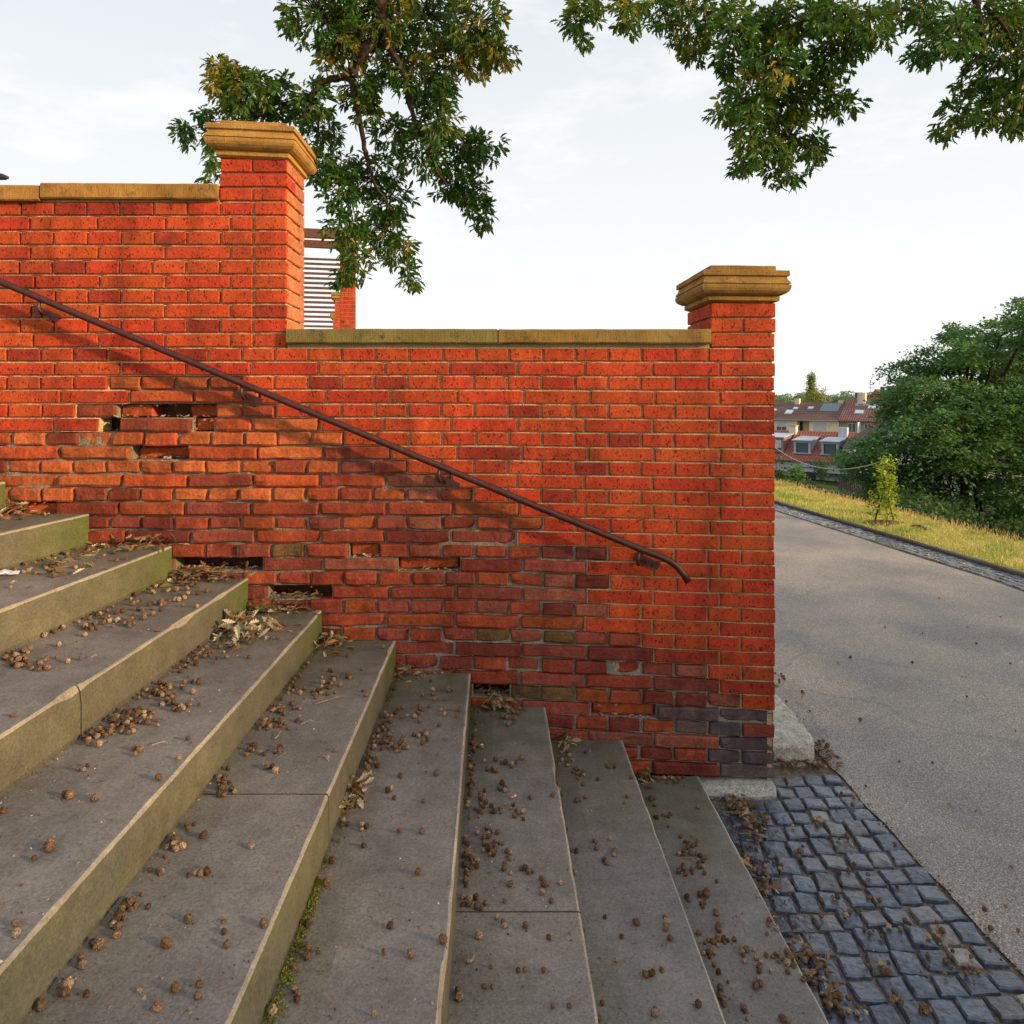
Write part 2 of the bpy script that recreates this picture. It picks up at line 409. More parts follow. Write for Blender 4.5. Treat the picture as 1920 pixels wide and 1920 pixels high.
wall = empty('brick_wall', (0, 0, 0))
tag(wall, 'red brick stair wall of worn old and crisp new bricks with sandstone coping and two capped pillars', 'wall')
bw = MB()
WALLD = .31
def joints(k, right, left):
    header = (k % 2 == 0)
    xs = [right]
    x = right
    if header:
        while x > left: x -= 62.6 + br.uniform(-1.6, 1.6); xs.append(x)
    else:
        x -= 103 if right > 1000 else 62; xs.append(x)
        if right < 1000: x -= 43; xs.append(x)
        while x > left: x -= 124.6 + br.uniform(-3, 3); xs.append(x)
    return xs[::-1]
def lay_row(k, left, right, ytop=None, ybot=None):
    js = joints(k, right, left)
    hs = [h for h in HOLES if h[0] == k]
    for h in hs:
        js = [j for j in js if not (h[1] - 22 < j < h[2] + 22)] + [h[1], h[2]]
    js = sorted(set(js)); js[0] = max(js[0], left) if js[0] < left else js[0]
    segs = []
    for a, b_ in zip(js[:-1], js[1:]):
        if b_ - a < 8: continue
        mid = (a + b_) / 2
        yt0, yt1 = (rowY(k, a), rowY(k, b_)) if ytop is None else (ytop, ytop)
        yb0, yb1 = (rowY(k + 1, a), rowY(k + 1, b_)) if ybot is None else (ybot, ybot)
        old = k in OLD and OLD[k][0] < mid < OLD[k][1]
        # a row never sits perfectly true
        wob = lambda x, q: (2.0 if old else .7) * noise.noise(Vector((x * .006, q * .9, 3.3)))
        jt = 2.4 if not old else 1.9 + br.uniform(0, 1.3)
        hole = [h for h in hs if h[1] - 1 < mid < h[2] + 1]
        y0 = 0.0 + (br.uniform(-.004, .008) if old else br.uniform(-.001, .0015))
        if old and br.random() < .12: y0 += br.uniform(.006, .016)
        dep = .115
        if hole:
            if hole[0][3] > .12: segs.append((a, b_, 'gap')); continue
            y0 = hole[0][3]; dep = .16
        xa, xb = WX(a + jt), WX(b_ - jt)
        if b_ == right: xb = WX(b_) + br.uniform(-.0035, .003)
        cc = [(xa, WZ(yb0 - jt * .75 + wob(a, k + 1))), (xb, WZ(yb1 - jt * .75 + wob(b_, k + 1))), (xb, WZ(yt1 + jt * .75 + wob(b_, k))), (xa, WZ(yt0 + jt * .75 + wob(a, k)))]
        col = brick_col(mid, yt0, k, old or bool(hole))
        if hole: col = (.44, .085, .024, 1)
        brick(bw, cc, y0, dep + .02 * (b_ == right), col, 3 if b_ - a < 80 else 6, old or bool(hole), br.random() * 50)
        segs.append((a, b_, 'hole' if hole else 'b', old))
    # mortar of the row
    run = []
    for s_ in segs:
        if s_[2] in ('gap', 'hole'): continue
        a, b_ = s_[0], s_[1]
        old = s_[3]
        n = max(2, int((b_ - a) / 12))
        base = .011 if not old else .024
        mc_ = (.60, .45, .24) if not old else (.27, .225, .165)
        if k > 17 and old: mc_ = (.30, .275, .23)
        pts = []; 
        for i in range(n + 1):
            x = a + (b_ - a) * i / n
            yt = rowY(k, x) if ytop is None else ytop; yb = rowY(k + 1, x) if ybot is None else ybot
            for q in range(3):
                y_ = yt + (yb - yt) * q / 2
                d = base + (.007 if old else .0025) * (noise.noise(Vector((x * .09, y_ * .09, 1.7))) + .8 * noise.noise(Vector((x * .4, y_ * .4, 5))))
                xx = WX(x) - (.006 if (i == n and b_ == right) else 0)
                pts.append((xx, max(.002, d + (.007 if i in (0, n) and not old else 0)), WZ(y_)))
        fs = []
        for i in range(n):
            for q in range(2):
                fs.append((i * 3 + q, i * 3 + q + 1, (i + 1) * 3 + q + 1, (i + 1) * 3 + q)[::-1])
        # sides so that a gap shows the thickness of the joint
        bb = len(pts)
        for i in (0, n):
            for q in (0, 2):
                x, y, z = pts[i * 3 + q]; pts.append((x, .12, z))
        fs += [(0, 2, bb + 1, bb), (n * 3, bb + 2, bb + 3, n * 3 + 2), (0, bb, bb + 2, n * 3), (2, n * 3 + 2, bb + 3, bb + 1)]
        bw.add(pts, fs, mc_, 1)
    return segs
for k in range(0, 30): lay_row(k, -900, 1453)
for k in range(-10, 0): lay_row(k, -900, 537)
# pillar heads above the copings
def pillar_rows(x0, x1, rows, start_header):
    for i, (yt, yb) in enumerate(rows):
        hd = (i % 2 == 0) == start_header
        js = [x0, (x0 + x1) / 2 + br.uniform(-2, 2), x1] if hd else [x0, x1]
        for a, b_ in zip(js[:-1], js[1:]):
            cc = [(WX(a + (1.8 if a != x0 else br.uniform(-1, 1.5))), WZ(yb - 1.6)), (WX(b_ - (1.8 if b_ != x1 else br.uniform(-1.5, 1))), WZ(yb - 1.6))]
            cc += [(cc[1][0], WZ(yt + 1.6)), (cc[0][0], WZ(yt + 1.6))]
            brick(bw, cc, br.uniform(-.001, .0015), .14, brick_col(a, yt, -1, False), 3 if hd else 6, False, br.random() * 50)
PL, PR = .31, .40        # depth of the pillars
pillar_rows(412, 537, [(296.5, 324), (324, 351), (351, 377)], True)
pillar_rows(1333, 1453.5, [(567, 596), (596, 624), (624, 652)], False)
# brick courses on the sides that show (pillar flanks, wall end, wall back)
def side_rows(xp, face, z_list, y0, y1, ph=0):
    """bricks of a flank: x = xp, seen from +X (face=1) or -X (face=-1)"""
    for i, (za, zb) in enumerate(z_list):
        js = [y0]
        n = 2 if (i + ph) % 2 else 1
        L = (y1 - y0)
        js = [y0, y0 + (.19 if n == 2 else .145), y1] if L < .5 else [y0 + L * q / 3 for q in range(4)]
        for a, b_ in zip(js[:-1], js[1:]):
            col = brick_col(0, 0, -1, False)
            if face > 0: col = (.52, .17, .065, 0.3)  # paler orange: the stronger sun on this side put into the colour
            t_ = .0045; j2 = .0012
            f = face
            p0 = a + (.004 if a != y0 else -.0005); p1 = b_ - (.004 if b_ != y1 else 0)
            w_ = .004; x = xp
            vs = [(x, p0 + w_, za + t_ + w_), (x, p1 - w_, za + t_ + w_), (x, p1 - w_, zb - t_ - w_), (x, p0 + w_, zb - t_ - w_),
                  (x - f * w_, p0, za + t_), (x - f * w_, p1, za + t_), (x - f * w_, p1, zb - t_), (x - f * w_, p0, zb - t_),
                  (x - f * .05, p0, za + t_), (x - f * .05, p1, za + t_), (x - f * .05, p1, zb - t_), (x - f * .05, p0, zb - t_)]
            fs = [(0, 1, 2, 3)] + [(q, 4 + q, 4 + (q + 1) % 4, (q + 1) % 4) for q in range(4)] + [(4 + q, 8 + q, 8 + (q + 1) % 4, 4 + (q + 1) % 4) for q in range(4)]
            if f < 0: fs = [tuple(reversed(q)) for q in fs]
            bw.add(vs, fs, col, 0)
zl = [(WZ(324), WZ(296.5)), (WZ(351), WZ(324)), (WZ(377), WZ(351))] + [(WZ(rowY(k + 1, 500)), WZ(rowY(k, 500))) for k in range(-10, 0)]
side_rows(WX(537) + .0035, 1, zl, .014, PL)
zr = [(WZ(596), WZ(567)), (WZ(624), WZ(596)), (WZ(652), WZ(624))]
side_rows(WX(1333) - .0035, -1, zr, .014, PR, 1)
ze = zr + [(WZ(rowY(k + 1, 1453)), WZ(rowY(k, 1453))) for k in range(0, 30)]
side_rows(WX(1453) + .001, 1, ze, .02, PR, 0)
mc_ = (.40, .29, .15)
# cores (mortar and rubble behind the facing)
bw.box(WX(-900), WX(537) - .012, .13, PL - .01, WZ(652), WZ(378), (.12, .07, .05), 1)
bw.box(WX(-900), WX(1453) - .012, .165, .30, -.12, WZ(652), (.13, .05, .035), 1)
hrn = random.Random(19)       # broken pieces of brick and mortar left in the holes
for (k, x0, x1, dp) in HOLES:
    for q in range(int((x1 - x0) / 5)):
        px = x0 + (x1 - x0) * hrn.random() ** (1.0); bottom = hrn.random() < .7
        py = rowY(k + 1, px) - hrn.uniform(1.5, 5) if bottom else rowY(k, px) + hrn.uniform(1.5, 4)
        c = Vector((WX(px), hrn.uniform(.012, max(.02, dp - .005)), WZ(py))); s_ = hrn.uniform(.004, .011)
        cc = (.42, .10, .035) if hrn.random() < .5 else (.45, .36, .24)
        vv = [c + Vector((hrn.uniform(-1.6, 1.6), hrn.uniform(-1, 1), hrn.uniform(-.9, .9))) * s_ for _ in range(6)]
        bw.add(vv, [(0, 1, 2), (0, 2, 3), (0, 3, 4), (0, 4, 1), (5, 2, 1), (5, 3, 2), (5, 4, 3), (5, 1, 4)], cc, 1)
bw.box(WX(412) + .012, WX(537) - .009, .012, PL - .008, WZ(640), WZ(297.5), mc_, 1)
bw.box(WX(412) + .004, WX(412) + .012, .02, PL - .008, WZ(376), WZ(297.5), (.5, .09, .03), 1)
bw.box(WX(1333) + .010, WX(1453) - .010, .0125, PR - .008, WZ(650.5), WZ(568), mc_, 1)
bw.box(WX(1440), WX(1453) - .010, .0125, PR - .008, -.12, WZ(650), mc_, 1)
# the back of the wall
for k in range(-10, 30):
    x0, x1 = (-900, 537) if k < 0 else (-900, 1440)
    xs = x0
    hd = k % 2 == 0
    yb_ = (PL if k < 0 else .33)
    while xs < x1 - 10:
        w_ = 62.5 if hd else 125
        e_ = min(xs + w_, x1)
        bw.box(WX(xs + 2), WX(e_ - 2), yb_ - .06, yb_, WZ(rowY(k + 1, 900) - 2), WZ(rowY(k, 900) + 2), brick_col(0, 0, -1, False), 0)
        xs = e_
    bw.box(WX(x0), WX(x1), yb_ - .065, yb_ - .008, WZ(rowY(k + 1, 900)) + .0005, WZ(rowY(k, 900)) - .0005, mc_, 1)
bw.build('brickwork', [M['brick'], M['mortar']], wall)

# coping stones
def slab(name, x0, x1, y0, y1, z0, z1, parent, col=(1, 1, 1), tilt=0.0, bev=.006, seed=0, mat='sand'):
    mb = MB()
    n = max(2, int((x1 - x0) / .05))
    prof = [(y0 + bev, z0), (y0, z0 + bev), (y0, z1 - bev), (y0 + bev, z1), (y1 - bev, z1), (y1, z1 - bev), (y1, z0 + bev), (y1 - bev, z0)]
    vs = []
    for i in range(n + 1):
        x = x0 + (x1 - x0) * i / n
        for (y, z) in prof:
            d = .0022 * noise.noise(Vector((x * 14 + seed, y * 20, z * 20)))
            e = .003 if i in (0, n) else 0
            yy = y + (e if y < (y0 + y1) / 2 else -e)
            vs.append((x, yy + d, z + d + tilt * (x - x0)))
    fs = []
    for i in range(n):
        for j in range(8):
            fs.append((i * 8 + j, i * 8 + (j + 1) % 8, (i + 1) * 8 + (j + 1) % 8, (i + 1) * 8 + j)[::-1])
    fs += [tuple(range(8)), tuple(n * 8 + j for j in range(8))[::-1]]
    mb.add(vs, fs, col)
    o = mb.build(name, M[mat], parent)
    return o
zt, zb_ = WZ(617.5), WZ(644.5)
slab('coping_stone', WX(537) + .004, WX(932.5), -.028, .36, zb_, zt, wall, (.50, .68, .78), 0, seed=1)
slab('coping_stone', WX(935), WX(1331), -.028, .36, zb_, zt - .001, wall, (.72, .80, .85), 0, seed=2)
s2 = 3.4 / 3.372
slab('coping_stone', WX(-905), WX(78), -.028, .35, H + (CY - 369.5) / 400 / s2, H + (CY - 340.5) / 400 / s2, wall, (1, .9, .8), -.006, seed=3)
slab('coping_stone', WX(81), WX(410), -.028, .35, H + (CY - 371) / 400 / s2, H + (CY - 342) / 400 / s2, wall, (1, .92, .8), -.006, seed=4)
# mortar bed under the copings, so that nothing shows through
bed = MB(); bed.box(WX(537) + .004, WX(1331), .006, .32, WZ(653.5), zb_ - .0005, (.42, .30, .15)); bed.box(WX(-900), WX(411), .006, .30, WZ(378.5), H + (CY - 370) / 400 / s2 + .006, (.45, .30, .13))
bed.box(WX(932), WX(935.5), -.018, .30, zb_ - .001, zt - .004, (.25, .22, .15)); bed.build('mortar_bed', M['mortar'], wall)

# pillar caps: a moulded profile swept round the pillar
PROF = [(-.004, .000), (.017, .009), (.017, .029), (.012, .031), (.026, .034), (.040, .041), (.051, .052), (.056, .064), (.057, .076), (.055, .080), (.049, .081), (.049, .083),
        (.056, .085), (.054, .093), (.047, .102), (.043, .112), (.042, .121), (.050, .122), (.052, .124), (.052, .144), (.050, .147), (.006, .149), (.004, .151), (.004, .174), (.001, .177)]
def pillar_cap(x0, x1, dep, zbase, tilt, col):
    mb = MB(); rings = []
    cx = (x0 + x1) / 2
    NS = 8
    for pi, (w_, z) in enumerate(PROF):
        ring = []
        cs = [(x0 - w_, -w_), (x1 + w_, -w_), (x1 + w_, dep + w_), (x0 - w_, dep + w_)]
        for q in range(4):
            a, b_ = cs[q], cs[(q + 1) % 4]
            for s_ in range(NS):
                u = s_ / NS
                x = a[0] + (b_[0] - a[0]) * u; y = a[1] + (b_[1] - a[1]) * u
                d = .0016 * noise.noise(Vector((x * 25, y * 25, z * 30)))
                zz = z * .985
                if pi >= 19: d += .0035 * noise.noise(Vector((x * 60, y * 60, 9)))
                if s_ == 0: x += (cx - x) * .012; y += (dep / 2 - y) * .012
                ring.append((x + d, y + d, zbase + zz + d + tilt * (x - cx)))
        rings.append(ring)
    vs = [p for r in rings for p in r]; n = 4 * NS
    fs = []
    for i in range(len(rings) - 1):
        for j in range(n): fs.append((i * n + j, i * n + (j + 1) % n, (i + 1) * n + (j + 1) % n, (i + 1) * n + j))
    fs.append(tuple((len(rings) - 1) * n + j for j in range(n))); fs.append(tuple(range(n))[::-1])
    mb.add(vs, fs, col)
    return mb.build('pillar_cap', M['sand'], wall)
pillar_cap(WX(412), WX(537), PL, WZ(298), -.045, (1.1, 1.05, 1.0))
pillar_cap(WX(1333), WX(1453.5), PR, WZ(567.5), -.012, (.85, .85, .85))
# rough plinth stone under the pillar foot
pm = MB()
for xa, xb, dz in ((WX(1308), WX(1450), 0),):
    n = 14; vs = []
    for i in range(n + 1):
        x = xa + (xb - xa) * i / n
        for (y, z) in ((-.035, -.04), (-.042, .012), (-.03, WZ(1466)), (.12, WZ(1466) - .001), (.12, -.04)):
            d = .009 * noise.noise(Vector((x * 16, y * 9, z * 30)))
            vs.append((x, y + d, z + d * (1 if y < 0 else 0) - (.006 if i == n else 0)))
    fs = [tuple((i * 5 + j, (i + 1) * 5 + j, (i + 1) * 5 + j + 1, i * 5 + j + 1)) for i in range(n) for j in range(4)] + [tuple(n * 5 + j for j in range(5)), tuple(range(5))[::-1]]
    pm.add(vs, fs, (.5, .46, .40))
pm.build('plinth_stone', M['granite'], wall)

# ================================================================== STAIRS
# nosing of each step: x at the wall, flare (dx per metre away from the wall), height of the tread
ST = [(-3.05, -.20, 1.62), (-2.675, -.20, 1.62), (-2.2875, -.19, 1.4625), (WX(166.7), -.18, WZ(963)), (WX(322), -.116, WZ(1024.5)), (WX(465), -.055, WZ(1083.5)),
      (WX(603), -.029, WZ(1144)), (WX(741.7), -.0126, WZ(1201.5)), (WX(882.5), 0.0, WZ(1261.5)), (WX(1023), .001, WZ(1325.5)), (WX(1167.5), -.003, WZ(1388)), (WX(1310), -.004, WZ(1455.5))]
ST[0] = (-5.2, 0, 1.78)
JOINT = {1: -1.9, 3: -2.6, 4: -2.3, 5: -1.255, 6: -2.5, 7: -1.306, 8: -2.45, 9: -1.345, 10: -2.6, 11: -2.9}
def nose(i, y): return ST[i][0] + ST[i][1] * (-y)
stair = empty('staircase', (0, 0, 0))
tag(stair, 'wide flight of worn grey brown stone steps climbing to the left beside the brick wall', 'staircase')
YEND = -6.5
treadcol = (.212, .196, .182)
sr = random.Random(11)
def build_step(i):
    zt = ST[i][2]; zb = (ST[i + 1][2] if i + 1 < len(ST) else 0) - .03
    mb = MB()
    cuts = [0.004, JOINT.get(i, -2.4), JOINT.get(i, -2.4) - 1.9, YEND]
    for a, b_ in zip(cuts[:-1], cuts[1:]):
        n = max(2, int((a - b_) / .028)); dzs = sr.uniform(-.002, .002)
        ys = [a - .003] + [a - (a - b_) * q / n for q in range(1, n)] + [b_ + .003]
        cs = []
        rows = []
        for q, y in enumerate(ys):
            xn = nose(i, y); xb = nose(i - 1, y) - .03 if i > 0 else xn - .5
            chip = .0065 * noise.noise(Vector((y * 9, i * 3.1, 0))) + .0018 * noise.noise(Vector((y * 45, i, 4)))
            ch = noise.noise(Vector((y * 4.1, i * 7.7, 2)))
            if ch > .38: chip -= (ch - .38) * .09
            ws = [0, .06, .14, .35, .6, .85, .965]
            row = [(xb + (xn - xb) * u_, y, zt + dzs + .0016 * noise.noise(Vector((xb * 3 + u_ * 2, y * 3, i)))) for u_ in ws]
            be = .007 + max(0, -chip) * .8
            row.append((xn - be, y, zt + dzs))
            row.append((xn - be * .3 + chip * .4, y, zt + dzs - be * .25))
            row.append((xn + chip * .3, y, zt + dzs - be))
            for f_ in (.25, .5, .75, 1): row.append((xn, y, zt + dzs - be - (zt + dzs - be - zb) * f_))
            rows.append(row)
        nn = len(rows[0]); base = len(mb.v)
        mb.v.extend([p for r in rows for p in r])
        for q in range(len(rows) - 1):
            y = (ys[q] + ys[q + 1]) / 2
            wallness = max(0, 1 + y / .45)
            for j in range(nn - 1):
                mb.f.append([base + q * nn + j, base + (q + 1) * nn + j, base + (q + 1) * nn + j + 1, base + q * nn + j + 1])
                jn = noise.noise(Vector((y * 2.6, i * 5.5, j * .6)))
                if j < 6:
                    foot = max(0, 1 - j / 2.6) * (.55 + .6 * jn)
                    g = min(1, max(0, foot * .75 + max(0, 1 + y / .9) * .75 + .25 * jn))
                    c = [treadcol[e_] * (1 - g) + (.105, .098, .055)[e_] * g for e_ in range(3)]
                elif j < 9:
                    k_ = .55 + .5 * jn
                    c = [treadcol[e_] * (1 - k_) + (.52, .46, .38)[e_] * k_ for e_ in range(3)] if j < 8 else [.34, .29, .20]
                    if j == 6: c = treadcol
                else:
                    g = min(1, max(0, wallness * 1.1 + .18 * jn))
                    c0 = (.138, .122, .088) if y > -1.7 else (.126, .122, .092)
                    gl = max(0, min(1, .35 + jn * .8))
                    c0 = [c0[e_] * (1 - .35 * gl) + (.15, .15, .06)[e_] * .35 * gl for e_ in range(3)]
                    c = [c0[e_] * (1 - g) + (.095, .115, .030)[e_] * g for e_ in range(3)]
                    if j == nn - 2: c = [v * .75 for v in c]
                mb.c.append((*c, 1)); mb.m.append(0)
        for q in (0, len(rows) - 1):
            idx = [base + q * nn + j for j in range(nn)]
            extra = len(mb.v); mb.v.append((rows[q][0][0], ys[q], zb)); idx.append(extra)
            mb.f.append(idx if q == 0 else idx[::-1]); mb.c.append((.09, .08, .06, 1)); mb.m.append(0)
    return mb.build('step', M['step'], stair, smooth=False)
for i in range(1, len(ST)): build_step(i)
# moss in the corner of one tread
mm = MB()
mr = random.Random(5)
for q in range(750):
    y = -1.45 - mr.random() ** 1.2 * .85 if mr.random() < .8 else -1.3 - mr.random() * 1.1
    wd = .032 * math.exp(-((y + 1.75) / .28) ** 2) + .004
    x = nose(7, y) + .004 + abs(mr.gauss(0, .5)) * wd
    z = ST[8][2] + .001; s_ = mr.uniform(.002, .0045)
    h_ = mr.uniform(.001, .004)
    col = (.16 * mr.uniform(.6, 1.4), .17 * mr.uniform(.6, 1.3), .015)
    vs = [(x + s_ * math.cos(a), y + s_ * math.sin(a), z) for a in (0, 1.25, 2.5, 3.8, 5)] + [(x, y, z + h_)]
    mm.add(vs, [(j, (j + 1) % 5, 5) for j in range(5)], col)
tag(mm.build('moss', M['moss'], stair), 'bright green strip of moss in the corner of a tread')

# ================================================================== HANDRAIL
hr = empty('handrail', (0, 0, 0)); tag(hr, 'dark red painted round iron handrail sloping down along the brick wall', 'handrail')
RZ = 3.4 - .085
def RP(px, py, Z=RZ): return P(px, py, Z)
rl = MB()
pts = [RP(-620, 268), RP(-200, 444), RP(0, 528), RP(470, 725.5), RP(760, 847), RP(1000, 947), RP(1180, 1021), RP(1215, 1035), RP(1240, 1044.5), RP(1257, 1052.5), RP(1270, 1063), RP(1281, 1076), RP(1290, 1091)]
dense = [pts[0]]
for a, b_ in zip(pts[:-1], pts[1:]):
    n = max(1, int((b_ - a).length / .1))
    for q in range(1, n + 1): dense.append(a.lerp(b_, q / n))
rl.tube(dense, .0155, 14, (.055, .014, .010))
rl.build('rail', M['rail'], hr, smooth=True)
for (px, py) in ((88, 588), (468, 745), (838, 903), (1212, 1052)):
    b = MB()
    c = Vector((WX(px), 0, WZ(py)))
    ang = math.atan2(.42, 1)
    Mx = Matrix.Translation(c) @ Matrix.Rotation(ang, 4, 'Y')
    b.box(-.062, .062, -.010, -.0005, -.017, .017, (.055, .016, .012), 0, Mx)
    for sx in (-.04, .036): b.tube([Mx @ Vector((sx, -.008, 0)), Mx @ Vector((sx, -.015, 0))], .008, 6, (.05, .02, .015))
    plate = b.build('mounting_plate', M['rail'], hr)
    a_ = MB()
    top = RP(px - 16 + 2, 528 + .42 * (px - 14)) + Vector((0, 0, -.01))
    a_.tube([top, top + Vector((-.004, 0, -.035)), top + Vector((.0, .02, -.062)), Vector((WX(px) - .012, -.03, WZ(py) + .004)), Vector((WX(px) - .006, -.004, WZ(py) - .002))], [.008, .008, .0085, .009, .010], 8, (.06, .018, .012))
    a_.build('bracket', M['rail'], hr, smooth=True)
# ================================================================== GROUND
def kerb_x(y):            # far edge of the path (inner face of the kerb)
    return 5.39 - .115 * (y - 3.97) - .004 * max(0, y - 9) ** 2 if y > 3.97 else 5.39 + .02 * (3.97 - y)
def crest_x(y): return 6.62 - .10 * (y - 5.5) if y > 5.5 else 6.62 + .02 * (5.5 - y)
def ground_h(x, y):
    if x < kerb_x(y) + .1:
        return 0.0 if x > -1 or y < .5 else 0.0
    cxx = crest_x(y)
    if x < cxx: return .03 + .0 * math.sin((x - kerb_x(y)) / max(.3, cxx - kerb_x(y)) * 2.2)
    d = x - cxx
    h = .03 - .42 * min(d, 6) - .30 * max(0, min(d, 14) - 6) - .12 * max(0, min(d, 36) - 14)
    return h
gm = MB()
xs = [-60, -30, -15, -6, -2, 0, 1.2, 2, 3, 4, 4.6, 5.0, 5.3, 5.5, 5.7, 5.9, 6.1, 6.3, 6.5, 6.7, 6.9, 7.2, 7.6, 8, 9, 10, 11, 12, 14, 16, 18, 20, 23, 26, 30, 35, 40, 45, 60, 90, 150, 300, 700, 1500]
ys = [-40, -25, -12, -6, -3, 0, 2, 3, 4, 5, 6, 7, 8, 9, 10, 11, 12, 13, 14, 16, 18, 20, 23, 27, 32, 40, 50, 60, 75, 95, 130, 200, 350, 700, 1500]
dr = random.Random(9)
for y in ys:
    for x in xs:
        z = ground_h(x, y) if x >= 0 else 0
        if x > 5 and y > 12: z = min(z, z)
        z += .012 * noise.noise(Vector((x * 1.3, y * 1.3, 0))) if x > 5.5 else -.02
        gm.v.append((x, y, z))
nx = len(xs)
for j in range(len(ys) - 1):
    for i in range(nx - 1):
        a = j * nx + i
        xm = (xs[i] + xs[i + 1]) / 2; ym = (ys[j] + ys[j + 1]) / 2
        c = (.40, .34, .09) if xm < crest_x(ym) + .2 else (.045, .07, .02)
        if xm > 60 or ym > 130: c = (.10, .15, .06)
        gm.f.append([a, a + 1, a + nx + 1, a + nx]); gm.c.append((*c, 1)); gm.m.append(0)
tag(gm.build('ground', M['turf'], smooth=True), kind='structure')
# asphalt path
am = MB()
yy = [-14 + .5 * i for i in range(20)] + [-4 + .03 * i for i in range(200)] + [2 + .5 * i for i in range(58)]
def near_edge(y): return 1.70 + .035 * (y + .3) * -.2 + .014 * noise.noise(Vector((y * 5, 0, 0))) + .010 * noise.noise(Vector((y * 19, 4, 0)))
for y in yy:
    x0 = near_edge(y); x1 = kerb_x(y) - .36
    for q in range(9): am.v.append((x0 + (x1 - x0) * q / 8, y, .004 + .006 * noise.noise(Vector((x0 + q, y, 3)))))
for i in range(len(yy) - 1):
    for q in range(8): am.f.append([i * 9 + q, i * 9 + q + 1, (i + 1) * 9 + q + 1, (i + 1) * 9 + q]); am.c.append((1, 1, 1, 1)); am.m.append(0)
tag(am.build('path', M['asphalt'], smooth=True), kind='structure')

# cobbled strip at the foot of the steps
cm = MB()
cr_ = random.Random(21)
def cobble(mb, cx, cy, sx, sy, z, rot, col, hgt=.016):
    n = 12; ring0 = []; ring1 = []; ring2 = []
    tl = (cr_.uniform(-.11, .11), cr_.uniform(-.11, .11)); z += cr_.uniform(-.003, .003) if sx > .08 else 0
    for q in range(n):
        a = 2 * math.pi * (q + .5) / n
        ca, sa = math.cos(a), math.sin(a)
        k_ = 1 / max(abs(ca), abs(sa))
        k_ = k_ * .92 + .08
        k_ *= cr_.uniform(.90, 1.06)
        for rr_, zz, ring in ((1.0, -.02, ring0), (.93, hgt * .62, ring1), (.80, hgt * cr_.uniform(.88, 1.04), ring2)):
            x = ca * k_ * sx / 2 * rr_; y = sa * k_ * sy / 2 * rr_
            ring.append((cx + x * math.cos(rot) - y * math.sin(rot), cy + x * math.sin(rot) + y * math.cos(rot), z + zz + (tl[0] * x + tl[1] * y if zz > 0 else 0)))
    vs = ring0 + ring1 + ring2 + [(cx, cy, z + hgt * cr_.uniform(.9, 1.12))]
    fs = []
    for q in range(n):
        q2 = (q + 1) % n
        fs += [(q, q2, n + q2, n + q), (n + q, n + q2, 2 * n + q2, 2 * n + q), (2 * n + q, 2 * n + q2, 3 * n)]
    mb.add(vs, fs, col)
def ccol():
    q = cr_.random(); v = cr_.uniform(.8, 1.25)
    if q < .02: return (.20 * v, .18 * v, .15 * v)
    if q < .2: return (.09 * v, .095 * v, .105 * v)
    return (.066 * v, .084 * v, .116 * v)
y = .42; row = 0
while y > -3.9:
    x = 1.70 + cr_.uniform(-.012, .004)
    pitch_y = cr_.uniform(.094, .106)
    while x > .93:
        if y > -.02 and x < 1.37 + (0 if y < .3 else .0): break
        sx = cr_.uniform(.084, .104)
        ox = x - sx / 2
        if y > .22 and ox < 1.72: break
        sk = -.10 * (1.7 - ox)
        cobble(cm, ox, y + sk + cr_.uniform(-.004, .004), sx - .005, pitch_y - .005, -.006, cr_.uniform(-.10, .10) - .10, ccol())
        x -= sx
    y -= pitch_y; row += 1
# soil between the stones
n = 60
for i in range(n):
    for j in range(9):
        x0 = .86 + (1.735 - .86) * j / 9; x1 = .86 + (1.735 - .86) * (j + 1) / 9
        y0 = -4.6 + 5.2 * i / n; y1 = -4.6 + 5.2 * (i + 1) / n
        if y0 > .02 and x0 < 1.2: continue
        hz = lambda x, y: -.007 + .006 * noise.noise(Vector((x * 8, y * 8, 1)))
        cm.add([(x0, y0, hz(x0, y0)), (x1, y0, hz(x1, y0)), (x1, y1, hz(x1, y1)), (x0, y1, hz(x0, y1))], [(0, 1, 2, 3)], (.17, .135, .10), 1)
tag(cm.build('pavement', [M['cobble'], M['dirt']]), kind='structure')
